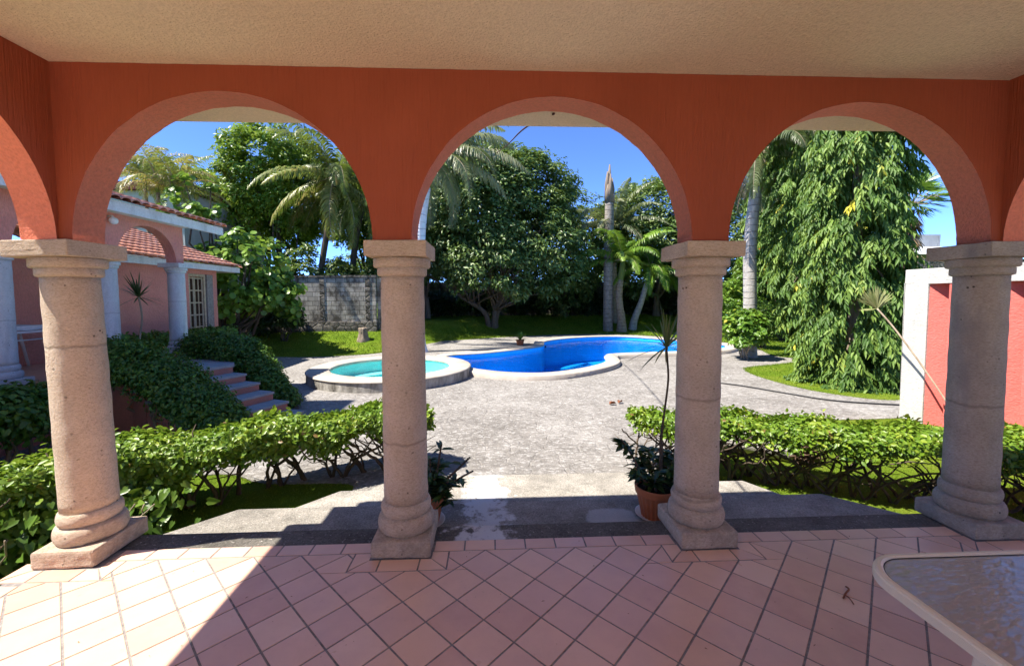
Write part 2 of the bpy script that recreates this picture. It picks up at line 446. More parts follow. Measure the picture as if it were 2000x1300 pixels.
M['leaf_fan'] = leaf_mat('pale_fan_leaf', [(0,(.14,.18,.06)),(.5,(.25,.28,.11)),(1,(.40,.40,.20))], .3, .45)
M['leaf_pot'] = leaf_mat('dark_fleshy_leaf', [(0,(.02,.045,.014)),(.7,(.04,.085,.022)),(1,(.075,.14,.035))], .12, .35, .5)
M['leaf_pothos'] = leaf_mat('variegated_vine_leaf', [(0,(.05,.11,.015)),(.5,(.11,.20,.025)),(.8,(.25,.33,.05)),(1,(.42,.44,.12))], .3, .35)
M['grass'] = leaf_mat('grass_blade', [(0,(.10,.18,.012)),(.6,(.18,.275,.02)),(1,(.29,.33,.05))], .3, .5, .25)
M['flower'] = leaf_mat('orange_flower', [(0,(.75,.16,.03)),(1,(.85,.30,.05))], .3, .6, .2, (.8,.3,.05))

def bark_mat(name, a, b, ring=0, bump=.6, streak=(1,1,.2), sc=9):
    t = NT(name); co = t.coord(streak)
    v = t.noise(co, sc, 8, .7)
    c = t.ramp(v, [(.3, a), (.7, b)])
    h = v
    if ring:
        w = t.n('ShaderNodeTexWave', wave_type='BANDS', bands_direction='Z'); w.inputs['Scale'].default_value = ring
        w.inputs['Distortion'].default_value = 2.5; w.inputs['Detail'].default_value = 3; w.inputs['Detail Scale'].default_value = 1.5
        t.l(t.coord(), w.inputs['Vector'])
        rr = t.math('MAXIMUM', t.ramp(w.outputs['Fac'], [(.0,(0,0,0)),(.10,(1,1,1))]), t.ramp(t.noise(t.coord(), 6, 4, .6), [(.45,(0,0,0)),(.6,(1,1,1))]))
        c = t.mix(rr, tuple(x*.72 for x in a), c); h = t.math('ADD', v, t.math('MULTIPLY', rr, .8))
    return t.done(t.bsdf(c, .9, t.bump(h, bump, .03), .15))
M['bark'] = bark_mat('grey_brown_bark', (.13,.10,.075), (.30,.25,.20))
M['bark_mid'] = bark_mat('brown_bark', (.09,.07,.052), (.20,.165,.13))
M['bark_dark'] = bark_mat('dark_stem_bark', (.05,.038,.028), (.13,.10,.075))
M['bark_pale'] = bark_mat('pale_stem_bark', (.22,.17,.12), (.42,.35,.26))
M['palm_grey'] = bark_mat('ringed_palm_bark', (.30,.28,.26), (.50,.47,.44), 1.35, .5, (1,1,.6))
M['palm_white'] = bark_mat('whitewashed_palm_bark', (.62,.63,.66), (.74,.75,.78), 1.1, .4, (1,1,.6))
M['palm_brown'] = bark_mat('brown_palm_bark', (.20,.15,.10), (.40,.33,.25), 1.6, .6, (1,1,.6))
M['palm_dead'] = bark_mat('weathered_dead_palm_bark', (.17,.15,.13), (.36,.33,.30), 1.1, .7, (1,1,.6))
M['palm_green'] = bark_mat('green_crownshaft', (.10,.15,.04), (.19,.24,.07), 0, .2)
M['root'] = bark_mat('fibrous_root', (.07,.045,.03), (.20,.13,.09), 0, .9, (1,1,1), 20)

def coping_mat():
    t = NT('cream_coping_stone'); co = t.coord()
    c = t.ramp(t.noise(co, 2.2, 8, .65), [(.3,(.33,.285,.235)),(.55,(.42,.375,.325)),(.75,(.50,.465,.415))])
    c = t.mix(t.ramp(t.noise(co, 6, 7, .7), [(.58,(0,0,0)),(.75,(.5,.5,.5))]), c, (.40,.33,.27))
    return t.done(t.bsdf(c, .8, t.bump(t.noise(co, 40, 6, .65), .35, .012), .25))
M['coping'] = coping_mat()
def spa_side():
    t = NT('mildewed_render'); co = t.coord(); cs = t.coord((1,1,.35))
    c = t.ramp(t.noise(cs, 3.2, 9, .7), [(.32,(.07,.065,.055)),(.46,(.24,.225,.20)),(.62,(.46,.44,.40)),(.78,(.66,.64,.6))])
    return t.done(t.bsdf(c, .92, t.bump(t.noise(co, 25, 7, .7), .7, .03), .15))
M['spa_side'] = spa_side()
def mosaic(name, a, b, s):
    t = NT(name); co = t.coord()
    v = t.n('ShaderNodeTexVoronoi'); v.inputs['Scale'].default_value = s; v.inputs['Randomness'].default_value = 0
    t.l(co, v.inputs['Vector'])
    c = t.mix(v.outputs['Color'], a, b)
    return t.done(t.bsdf(c, .35, None, .4))
M['pool_tile'] = mosaic('blue_mosaic', (.02,.42,.86), (.04,.54,.95), 14)
M['spa_tile'] = mosaic('turquoise_finish', (.26,.80,.82), (.32,.86,.88), 10)
def water_mat(name, tint, wave, fac=.06):
    t = NT(name); co = t.coord()
    n1 = t.noise(co, wave, 4, .5, .6)
    nrm = t.bump(n1, .30, .06)
    tr = t.n('ShaderNodeBsdfTransparent'); tr.inputs['Color'].default_value = (*tint, 1)
    gl = t.n('ShaderNodeBsdfGlossy'); gl.inputs['Roughness'].default_value = .02; t.l(nrm, gl.inputs['Normal'])
    fr = t.n('ShaderNodeFresnel'); fr.inputs['IOR'].default_value = 1.20; t.l(nrm, fr.inputs['Normal'])
    mx = t.n('ShaderNodeMixShader'); t.l(t.math('MULTIPLY', fr.outputs[0], 1.0), mx.inputs[0])
    t.l(tr.outputs[0], mx.inputs[1]); t.l(gl.outputs[0], mx.inputs[2])
    return t.done(mx.outputs[0])
M['pool_water'] = water_mat('pool_water', (.50,.80,.97), 2.2)
M['spa_water'] = water_mat('spa_water', (.88,.99,.98), 3.0)

def rooftile_mat():
    t = NT('clay_roof_tile'); co = t.coord()
    c = t.ramp(t.noise(co, 4, 7, .7), [(.3,(.50,.20,.13)),(.55,(.68,.33,.24)),(.75,(.76,.46,.36))])
    return t.done(t.bsdf(c, .85, t.bump(t.noise(co, 40, 5), .3, .01), .2))
M['rooftile'] = rooftile_mat()
def block_mat():
    t = NT('concrete_block_wall'); 
    tc = t.n('ShaderNodeTexCoord'); sp = t.n('ShaderNodeSeparateXYZ'); t.l(tc.outputs['Object'], sp.inputs[0])
    cb = t.n('ShaderNodeCombineXYZ'); t.l(t.math('ADD', sp.outputs[0], sp.outputs[1]), cb.inputs[0]); t.l(sp.outputs[2], cb.inputs[1])
    br = t.n('ShaderNodeTexBrick'); t.l(cb.outputs[0], br.inputs['Vector'])
    br.inputs['Scale'].default_value = 1; br.inputs['Brick Width'].default_value = .41; br.inputs['Row Height'].default_value = .205
    br.inputs['Mortar Size'].default_value = .012; br.inputs['Mortar Smooth'].default_value = .3
    br.inputs['Color1'].default_value = (.30,.285,.25,1); br.inputs['Color2'].default_value = (.46,.44,.39,1); br.inputs['Mortar'].default_value = (.12,.115,.10,1)
    co = t.coord()
    c = t.mix(t.ramp(t.noise(t.coord((1,1,.6)), 1.6, 8, .7), [(.44,(0,0,0)),(.60,(.95,.95,.95))]), br.outputs['Color'], (.065,.06,.052))
    h = t.math('ADD', t.math('MULTIPLY', br.outputs['Fac'], -1.0), t.math('MULTIPLY', t.noise(co, 30, 6, .7), .5))
    return t.done(t.bsdf(c, .95, t.bump(h, .7, .02), .1))
M['block'] = block_mat()
def rubble():
    t = NT('dark_rubble_stone'); co = t.coord()
    v = t.voro(co, 3.2); e = t.voro(co, 3.2, 'DISTANCE_TO_EDGE')
    c = t.mix(v.outputs['Color'], (.09,.085,.075), (.26,.245,.22))
    c = t.mix(t.ramp(t.noise(co, 4, 9, .7), [(.4,(0,0,0)),(.65,(1,1,1))]), c, (.05,.048,.042))
    ee = t.ramp(e.outputs['Distance'], [(0,(0,0,0)),(.12,(1,1,1))])
    return t.done(t.bsdf(c, .95, t.bump(t.math('ADD', ee, t.noise(co, 14, 7, .7)), 1.0, .08), .15))
M['rubble'] = rubble()

def simple(name, c, rough=.5, spec=.4, vary=0.12, sc=8, bump=.1, **kw):
    t = NT(name); co = t.coord()
    cc = t.mix(t.ramp(t.noise(co, sc, 6, .65), [(.3,(0,0,0)),(.7,(1,1,1))]), tuple(x*(1-vary) for x in c), tuple(min(1, x*(1+vary)) for x in c))
    return t.done(t.bsdf(cc, rough, t.bump(t.noise(co, sc*8, 4), bump, .005), spec, **kw))
M['teal_line'] = simple('teal_tile_line', (.03,.22,.30), .4)
M['bounce_tile'] = simple('warm_bounce_tile', (.62,.53,.44), .6)  # surface of the unseen slab added for bounce light
M['terracotta'] = simple('terracotta_plastic', (.42,.13,.05), .5, .4, .18, 6)
M['soil'] = simple('potting_soil', (.035,.025,.018), .95, .1, .4, 40, .6)
M['saucer'] = simple('pale_saucer', (.62,.56,.50), .6, .3)
M['wood_white'] = simple('weathered_white_timber', (.62,.58,.52), .7, .3, .2, 12)
M['wood_tan'] = simple('tan_door_timber', (.50,.40,.28), .7, .3, .25, 12)
M['wood_grey'] = simple('weathered_grey_timber', (.30,.27,.25), .85, .2, .3, 14, .3)
M['dark_pane'] = simple('dark_door_pane', (.045,.022,.018), .25, .5)
M['cream_metal'] = None
def cream():
    t = NT('cream_ribbed_aluminium'); co = t.coord()
    sp = t.n('ShaderNodeSeparateXYZ'); t.l(t.n('ShaderNodeTexCoord').outputs['Object'], sp.inputs[0])
    c = t.mix(t.ramp(t.noise(co, 6, 6, .6), [(.35,(0,0,0)),(.7,(1,1,1))]), (.66,.615,.50), (.73,.69,.58))
    c = t.mix(t.ramp(t.noise(co, 90, 3, .6), [(.66,(0,0,0)),(.76,(.5,.5,.5))]), c, (.40,.33,.26))
    return t.done(t.bsdf(c, .42, t.bump(t.noise(co, 80, 3), .05, .003), .45))
M['cream_metal'] = cream()
def glass_top():
    t = NT('hammered_table_glass'); co = t.coord((.8,1.9,1))
    v = t.noise(co, 34, 1.0, .4, .3)
    nrm = t.bump(v, .28, .010)
    tr = t.n('ShaderNodeBsdfTransparent'); tr.inputs['Color'].default_value = (.74,.74,.70,1)
    gl = t.n('ShaderNodeBsdfGlossy'); gl.inputs['Roughness'].default_value = .10; gl.inputs['Color'].default_value = (.92,.93,.95,1); t.l(nrm, gl.inputs['Normal'])
    df = t.n('ShaderNodeBsdfDiffuse'); df.inputs['Color'].default_value = (.50,.51,.49,1)
    m0 = t.n('ShaderNodeMixShader'); m0.inputs[0].default_value = .70; t.l(tr.outputs[0], m0.inputs[1]); t.l(df.outputs[0], m0.inputs[2])
    fr = t.n('ShaderNodeFresnel'); fr.inputs['IOR'].default_value = 1.7; t.l(nrm, fr.inputs['Normal'])
    mx = t.n('ShaderNodeMixShader'); t.l(t.math('ADD', t.math('MULTIPLY', fr.outputs[0], .75), .04, True), mx.inputs[0]); t.l(m0.outputs[0], mx.inputs[1]); t.l(gl.outputs[0], mx.inputs[2])
    return t.done(mx.outputs[0])
M['glass_top'] = glass_top()
M['white_paint'] = simple('white_table_paint', (.72,.72,.72), .5, .4)
M['cloth'] = simple('white_cloth', (.74,.74,.74), .9, .1)
M['black'] = simple('black_rubber', (.02,.02,.022), .6, .3)
M['dark_red'] = simple('dark_red_paint', (.11,.012,.015), .6, .3)
M['lamp_glass'] = simple('white_globe_glass', (.85,.87,.9), .25, .5)
M['cable'] = simple('brown_cable', (.06,.02,.02), .6, .3)
M['drygrass'] = simple('dry_leaf', (.22,.09,.05), .9, .1)
M['metal_roof'] = simple('pale_metal_roof', (.62,.66,.70), .5, .4)

# ------------------------------------------------------------------ plan of the place
YARD = -.6
POOL = smooth_loop([(-.58,12.13),(-.23,11.76),(.54,11.30),(1.59,11.24),(2.84,12.08),(3.60,13.05),(3.90,14.25),(4.5,14.85),(6.98,15.27),(8.9,15.9),(9.8,17.2),
                    (9.5,18.4),(8.68,19.2),(7.28,20.9),(5.94,21.35),(4.07,20.7),(2.55,19.3),(2.2,17.6),(1.64,16.79),(-.02,15.49),(-1.5,14.75),(-1.3,13.4)], 6)
SPA_C, SPA_R = (-2.8, 11.75), 2.2
PAVING = smooth_loop([(-6.6,4.6),(-4.8,4.95),(-3.4,5.25),(-2.7,4.95),(-1.7,4.9),(-1.2,4.55),(2.2,4.55),(2.75,5.2),(3.3,6.5),(5.2,6.95),(7.25,7.05),(9.5,7.3),(11.5,8.2),(10.5,8.35),
                      (8.4,8.27),(7.7,8.72),(7.3,9.57),(7.24,11.0),(7.66,12.2),(8.9,12.75),(10.2,13.3),(10.7,13.9),(10.3,14.7),(10.9,16.5),(11.0,19),(9.6,21.5),(7.5,23.6),(4.5,23.9),(1.6,23.0),(-1.0,21.6),
                      (-3.1,20.2),(-4.0,17.6),(-4.5,16.5),(-5.3,16.0),(-6.8,15.6),(-8.2,15.7),(-9.2,14.8),(-8.8,10.5),(-7.0,8.5),(-6.8,6.2)], 4)

def yb(x):
    return np.interp(x, [-30,-5,-4.2,-2.5,0,2.5,30], [15.9,15.9,16.6,20.5,23.5,25,25])
def tz(x, y):
    x = np.asarray(x, float); y = np.asarray(y, float)
    s = np.clip((y-yb(x))/4.2, 0, 1); s = s*s*(3-2*s)
    return YARD + .82*s + .03*np.sin(x*.9+1.3)*np.cos(y*.7)*np.clip((y-yb(x))/2, 0, 1)

# ------------------------------------------------------------------ ground, lawn, paving
def build_ground():
    xs = np.concatenate([[-400,-150,-70,-40], np.arange(-26, 30.01, .3), [40,70,150,400]])
    ys = np.concatenate([[-400,-100,-30,-8], np.arange(-2, 36.01, .3), [45,70,150,500]])
    X, Y = np.meshgrid(xs, ys)
    Z = tz(X, np.minimum(Y, 34))
    dil = offset_loop(POOL, .40)
    Z = np.where(inside(dil, X, Y), -3.2, Z)
    Z = np.where((X-SPA_C[0])**2+(Y-SPA_C[1])**2 < (SPA_R-.25)**2, -3.0, Z)
    nx, ny = len(xs), len(ys)
    i = np.arange(nx-1)[None, :]+np.arange(ny-1)[:, None]*nx
    q = np.stack([i, i+1, i+1+nx, i+nx], -1).reshape(-1, 4)
    me = bpy.data.meshes.new('lawn'); me.from_pydata(np.stack([X, Y, Z], -1).reshape(-1, 3).tolist(), [], q.tolist())
    me.polygons.foreach_set('use_smooth', [True]*len(q))
    tag(finish('lawn', me, M['lawn'], None), 'green lawn rising behind the pool', 'lawn', kind='structure')
    # paving sheet with holes for pool and spa
    hp = offset_loop(POOL, .22); hs = [(SPA_C[0]+(SPA_R-.15)*math.cos(a), SPA_C[1]+(SPA_R-.15)*math.sin(a)) for a in np.linspace(0, 2*PI, 49)[:-1]]
    z = YARD+.012
    loops = [[Vector((x, y, 0)) for x, y in L] for L in (PAVING, hp[::-1], hs[::-1])]
    tri = geometry.tessellate_polygon(loops)
    vs = [(v.x, v.y, z) for L in loops for v in L]
    n0 = len(PAVING)
    vs += [(x, y, z-.1) for x, y in PAVING]
    k = len(vs)-n0
    fs = [tuple(t) for t in tri] + [(i, (i+1) % n0, k+(i+1) % n0, k+i) for i in range(n0)]
    me = bpy.data.meshes.new('paving'); me.from_pydata(vs, [], fs)
    bm = bmesh.new(); bm.from_mesh(me); bmesh.ops.recalc_face_normals(bm, faces=bm.faces)
    bm.to_mesh(me); bm.free()
    tag(finish('paving', me, M['paving'], None), 'pale stamped flagstone courtyard round the pool', 'paving', kind='structure')
    # grass blades
    F = Fol()
    n = 190000
    r = np.random.default_rng(5)
    # density falls with distance from the terrace
    X = np.concatenate([r.uniform(2.4,8.5,36000), r.uniform(-3.6,-1.3,5000), r.uniform(-20,-1,55000), r.uniform(-2,22,40000), r.uniform(7,14,34000)])
    Y = np.concatenate([r.uniform(2.9,7.2,36000), r.uniform(3.4,5.3,5000), r.uniform(15.3,23,55000), r.uniform(20,30,40000), r.uniform(8,20,34000)])
    E_ = np.array(PAVING); k_ = r.integers(0, len(E_), 16000); f_ = r.random(16000)[:, None]
    Q_ = E_[k_]*(1-f_)+E_[(k_+1) % len(E_)]*f_+r.normal(size=(16000, 2))*.035
    out = ~inside(PAVING, X, Y)
    X, Y = np.concatenate([X[out], Q_[:, 0]]), np.concatenate([Y[out], Q_[:, 1]]); n = len(X)
    P = np.stack([X, Y, tz(X, Y)-.005], 1)
    D = np.stack([r.normal(size=n)*.45, r.normal(size=n)*.45, np.ones(n)], 1)
    N = np.stack([r.normal(size=n), r.normal(size=n), np.zeros(n)], 1)
    far = np.clip(Y/18, .35, 1.3)
    L = (.035+.045*r.random(n))*far*1.15; W = (.006+.005*r.random(n))*far*2.2
    leaf(F, P, D, N, L, W, np.clip(.55*r.random(n)+.25+.25*np.sin(X*1.3)*np.cos(Y*1.1), 0, 1), 'd', .1, .25)
    tag(F.build('grass', M['grass']), 'short bright grass growing over the lawn', 'grass', kind='stuff')
build_ground()

# ------------------------------------------------------------------ terrace floor with diagonal tiles
TX0, TX1, TY0, TYE = -2.76, 3.58, -1.75, 2.868
def clip_poly(poly, x0, x1, y0, y1):
    def cut(P, f, g):
        o = []
        for i in range(len(P)):
            a, b = P[i-1], P[i]
            fa, fb = f(a), f(b)
            if fa >= 0 and fb >= 0: o.append(b)
            elif fa >= 0 > fb or fb >= 0 > fa:
                t = fa/(fa-fb); q = (a[0]+(b[0]-a[0])*t, a[1]+(b[1]-a[1])*t); o.append(q)
                if fb >= 0: o.append(b)
        return o
    for f in (lambda p: p[0]-x0, lambda p: x1-p[0], lambda p: p[1]-y0, lambda p: y1-p[1]):
        if not poly: return []
        poly = cut(poly, f, None)
    return poly
def area(P):
    return .5*sum(P[i-1][0]*P[i][1]-P[i][0]*P[i-1][1] for i in range(len(P)))
def build_floor():
    V = []; Fc = []; tint = []; mi = []
    def put(P, z=0.0, t=None):
        if len(P) < 3 or abs(area(P)) < 2e-4: return
        if area(P) < 0: P = P[::-1]
        b = len(V); n = len(P)
        t = random.random() if t is None else t
        # top with soft chamfer down to the grout
        cx = sum(p[0] for p in P)/n; cy = sum(p[1] for p in P)/n
        for x, y in P: V.append((x, y, z-.006)); tint.append(t)
        for x, y in P:
            d = math.hypot(x-cx, y-cy) or 1; V.append((x-(x-cx)/d*.0035, y-(y-cy)/d*.0035, z)); tint.append(t)
        Fc.append(tuple(b+n+i for i in range(n))); mi.append(0)
        for i in range(n): Fc.append((b+i, b+(i+1) % n, b+n+(i+1) % n, b+n+i)); mi.append(0)
    g = .0033
    d = .2864; h = d/2; x0, y0 = -.1925, 2.4288
    PX = [-2.527, -.568, 1.373, 3.321]
    pw = .1855
    yF, yB = 2.572, 2.681             # border strip
    ring = .105
    # field rectangles
    rects = [(TX0+.115, TX1-.02, TY0, 2.392)]
    edges = [TX0+.115] + sum([[c-pw-ring, c+pw+ring] for c in PX], []) + [TX1]
    gaps = [(PX[0]+pw+ring, PX[1]-pw-ring), (PX[1]+pw+ring, PX[2]-pw-ring), (PX[2]+pw+ring, PX[3]-pw-ring)]
    for a, b in gaps: rects.append((a, b, 2.392, yF))
    for n in range(-2, 34):
        for m in range(-22, 32):
            if (m+n) % 2 == 0: continue
            cx, cy = x0+m*h, y0-n*h
            r = h-g*1.414
            dia = [(cx+r, cy), (cx, cy+r), (cx-r, cy), (cx, cy-r)]
            t = random.random()
            gap = [q for q in gaps if q[0] <= cx-r and cx+r <= q[1]]
            if gap:
                put(clip_poly(dia, -9, 9, TY0, yF-g), 0, t); continue
            for k, (a, b, c, e) in enumerate(rects):
                put(clip_poly(dia, a+g, b-g, c, (e-g) if k == 0 else yF-g), 0, t)
    # border strip between columns, tiles about 0.2 long
    for a, b in gaps:
        a2, b2 = a-.1, b+.1
        k = max(1, round((b2-a2)/.2)); w = (b2-a2)/k
        for i in range(k): put([(a2+i*w+g, yF+g), (a2+(i+1)*w-g, yF+g), (a2+(i+1)*w-g, yB), (a2+i*w+g, yB)])
    # rings round the plinths
    for c in PX:
        l, r_ = c-pw, c+pw
        yf, yi = 2.392, 2.500
        w = (2*pw)/2
        put([(l-ring+g, yf+g), (l-ring+w*.9, yf+g), (l-ring+w*.9, yi), (l-.004, yi)])
        put([(l-ring+w*.9+2*g, yf+g), (r_+ring-w*.9-2*g, yf+g), (r_+ring-w*.9-2*g, yi), (l-ring+w*.9+2*g, yi)])
        put([(r_+ring-w*.9, yf+g), (r_+ring-g, yf+g), (r_+.004, yi), (r_+ring-w*.9, yi)])
        for sx, e in ((-1, l), (1, r_)):
            o = e+sx*ring
            put([(e+sx*.002, yi+g), (o-sx*g, yf+g+.014), (o-sx*g, yF-g), (e+sx*.002, yF-g)])
    # left edge border
    y = 2.37
    while y > TY0:
        put([(TX0+.004, y-.2+g), (TX0+.115-g, y-.2+g), (TX0+.115-g, y-g), (TX0+.004, y-g)]); y -= .2
    b = len(V)
    V.extend([(TX0+.002, TY0, -.003), (TX1, TY0, -.003), (TX1, yB+.004, -.003), (TX0+.002, yB+.004, -.003)]); tint.extend([0]*4)
    Fc.append((b, b+1, b+2, b+3)); mi.append(1)
    me = bpy.data.meshes.new('terrace_floor'); me.from_pydata(V, [], Fc)
    me.polygons.foreach_set('material_index', mi)
    at = me.attributes.new('tint', 'FLOAT', 'POINT'); at.data.foreach_set('value', tint)
    tag(finish('terrace_floor', me, [M['tile'], M['grout']], None), 'salmon clay tiles laid diagonally on the covered terrace', 'floor', kind='structure')
build_floor()

def build_steps():
    b = MB()
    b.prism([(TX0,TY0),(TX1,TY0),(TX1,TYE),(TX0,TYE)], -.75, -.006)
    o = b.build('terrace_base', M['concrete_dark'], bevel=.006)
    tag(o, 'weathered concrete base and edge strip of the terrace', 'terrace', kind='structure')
    b = MB()
    b.prism([(-2.74,TYE-.01),(3.56,TYE-.01),(3.22,3.19),(2.906,3.493),(-2.11,3.478),(-2.42,3.164)], -.75, -.15)
    tag(b.build('entrance_step', M['concrete_mid'], bevel=.012), 'top dark concrete step with chamfered ends', 'step', kind='structure')
    b = MB()
    b.prism([(-2.15,3.40),(3.0,3.40),(2.575,4.11),(-1.5,4.09)], -.75, -.30)
    tag(b.build('entrance_step', M['concrete'], bevel=.012), 'sunlit middle concrete step below the terrace', 'step', kind='structure')
    b = MB()
    b.prism([(-1.6,4.0),(2.65,4.0),(2.2,4.72),(-1.1,4.72)], -.75, -.45)
    tag(b.build('entrance_step', M['concrete'], bevel=.012), 'lowest sunlit concrete step meeting the courtyard paving', 'step', kind='structure')
build_steps()

# ------------------------------------------------------------------ arcade building
ZS, ZC, RAD = 1.938, 2.935, .855
def arch_strip(b, axis, u0, u1, f0, f1, arches, zs, zt, hgt, n=40, mf=0, mi_=1):
    """wall between planes f0 (front) and f1 with semicircular openings; axis 'x' or 'y' is the running direction"""
    def P(u, f, z): return (u, f, z) if axis == 'x' else (f, u, z)
    segs = []; cur = u0
    for c, r in arches:
        if c-r > cur+1e-6: segs.append((cur, c-r, None))
        segs.append((c-r, c+r, (c, r))); cur = c+r
    if cur < u1-1e-6: segs.append((cur, u1, None))
    for a, e, ar in segs:
        if ar is None:
            for f in (f0, f1):
                b.add([P(a,f,zs), P(e,f,zs), P(e,f,zt), P(a,f,zt)], [(0,1,2,3)], mf)
            b.add([P(a,f0,zs), P(e,f0,zs), P(e,f1,zs), P(a,f1,zs)], [(0,1,2,3)], mi_)
        else:
            c, r = ar
            pts = [(c-r*math.cos(PI*k/n), zs+hgt*math.sin(PI*k/n)) for k in range(n+1)]
            for k in range(n):
                (ua, za), (ub, zb) = pts[k], pts[k+1]
                for f in (f0, f1):
                    b.add([P(ua,f,za), P(ub,f,zb), P(ub,f,zt), P(ua,f,zt)], [(0,1,2,3)], mf)
                b.add([P(ua,f0,za), P(ub,f0,zb), P(ub,f1,zb), P(ua,f1,za)], [(0,1,2,3)], mi_, True)
    for u in (u0, u1):
        b.add([P(u,f0,zs), P(u,f1,zs), P(u,f1,zt), P(u,f0,zt)], [(0,1,2,3)], mf)
    b.add([P(u0,f0,zt), P(u1,f0,zt), P(u1,f1,zt), P(u0,f1,zt)], [(0,1,2,3)], mf)

def build_arcade():
    root = thing('arcade_building', 'orange stucco arcade of three round arches under a sand coloured ceiling', 'building', (.38, 2.64, 0))
    c0 = -2.4156+RAD; pitch = 1.7098+.2304
    b = MB()
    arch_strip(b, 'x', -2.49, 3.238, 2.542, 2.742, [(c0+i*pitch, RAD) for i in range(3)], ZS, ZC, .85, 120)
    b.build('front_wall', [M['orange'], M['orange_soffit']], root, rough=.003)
    for x0, x1 in ((-2.69,-2.49), (3.238,3.438)):
        b = MB()
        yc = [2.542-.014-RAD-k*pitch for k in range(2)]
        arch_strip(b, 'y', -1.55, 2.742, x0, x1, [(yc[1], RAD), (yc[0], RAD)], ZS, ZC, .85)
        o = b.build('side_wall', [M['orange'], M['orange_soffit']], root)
    b = MB(); arch_strip(b, 'x', -2.69, 3.438, -1.75, -1.552, [(c0+i*pitch, RAD) for i in range(3)], ZS, ZC, .85)  # unseen wall, its arches opened to let in fill light
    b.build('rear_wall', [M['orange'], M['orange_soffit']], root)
    b = MB(); b.box(-3.19, 4.05, -1.9, 3.35, ZC+.001, ZC+.10)
    b.build('ceiling', M['ceiling'], root)
    b = MB(); b.box(-3.195, 4.055, -1.905, 3.355, ZC+.102, ZC+.15)
    b.build('roof', M['fascia'], root)
build_arcade()

COLS = [(-2.55, 'cantera', 'sunlit warm stone column at the left corner beside the pothos', 'warm'),
        (-.568, 'cantera', 'brown stone column between the left and middle arches', ''),
        (1.373, 'cantera', 'brown stone column beside the tall potted dracaena', ''),
        (3.321, 'cantera_grey', 'grey weathered stone column at the right corner by the glass table', '')]
def make_column(x, y, z0, m, label, s=1.0, group='stone columns of the terrace arcade', seg=56, h=1.936, square=.3655, depth=.40):
    root = thing('stone_column', label, 'column', (x, y, z0), group)
    k = h/1.936
    b = MB(); b.box(x-square/2, x+square/2, y-depth/2, y+depth/2, z0, z0+.106*k)
    b.build('plinth', m, root, bevel=.016, sub=5, rough=.004)
    b = MB()
    pr = [(.165,.10)]
    for j in range(9):
        a = -PI/2+PI*j/8; pr.append((.158+.020*math.cos(a), .157+.049*math.sin(a)))
    for j in range(9):
        a = -PI/2+PI*j/8; pr.append((.138+.020*math.cos(a), .253+.042*math.sin(a)))
    pr += [(.140,.30)]
    b.lathe(x, y, [(r*s, z0+z*k) for r, z in pr], seg)
    b.build('base_moulding', m, root, rough=.004)
    b = MB()
    n = 26
    b.lathe(x, y, [((.1395-.006*(j/n)**1.3+.0012*math.sin(j*1.7))*s, z0+(.295+(1.735-.295)*j/n)*k) for j in range(n+1)], seg)
    b.build('shaft', m, root, rough=.0025)
    b = MB()
    pr = [(.135,1.728),(.150,1.734),(.154,1.742),(.154,1.776),(.150,1.782),(.168,1.784),(.176,1.792),(.176,1.836),(.170,1.842)]
    b.lathe(x, y, [(r*s, z0+z*k) for r, z in pr], seg)
    b.build('capital', m, root, rough=.002)
    b = MB(); b.box(x-square/2, x+square/2, y-depth/2+.0, y+depth/2, z0+1.842*k, z0+h)
    b.build('abacus', m, root, bevel=.008, sub=4, rough=.003)
    return root
for x, m, lab, _ in COLS:
    c = make_column(x, 2.705, 0, M[m], lab)
    if x < -2: c.rotation_euler = (0, -.026, 0)

# unseen behind the viewer: slab added for warm bounce, wall added to block sky
b = MB(); b.box(-9, 10, -7.0, -1.76, YARD-.2, -.006)
tag(b.build('bounce_slab', M['bounce_tile']), 'warm slab added behind the covered terrace to bounce light', 'patio', kind='structure')
b = MB(); b.box(-9, 10, -7.3, -7.001, YARD-.2, 6.0)
tag(b.build('sky_block_wall', M['ceiling']), 'tall cream wall added behind the terrace to block the sky', 'wall', kind='structure')

# cable from the soffit
b = MB(); b.tube(smooth_path([(.46,3.1,2.93),(.445,6,3.94),(.382,12,5.8),(-.2,20,8.0)], 8), .011, 6)
tag(b.build('hanging_cable', M['cable']), 'thin dark cable running from the terrace soffit to the trees', 'cable')

# ------------------------------------------------------------------ pool and spa
def ring_mesh(b, inner, outer, zt, zo, zi, mi=0, mo=None, lip=.02):
    n = len(inner)
    vs = []
    mid_o = [(o[0]+(i[0]-o[0])*.06, o[1]+(i[1]-o[1])*.06) for o, i in zip(outer, inner)]
    mid_i = [(i[0]+(o[0]-i[0])*.05, i[1]+(o[1]-i[1])*.05) for o, i in zip(outer, inner)]
    for P, z in ((outer, zo), (outer, zt-lip), (mid_o, zt), (mid_i, zt), (inner, zt-lip), (inner, zi)):
        vs += [(x, y, z) for x, y in P]
    fs = [(r*n+k, r*n+(k+1) % n, (r+1)*n+(k+1) % n, (r+1)*n+k) for r in range(5) for k in range(n)]
    b.add(vs, fs, mi, True)

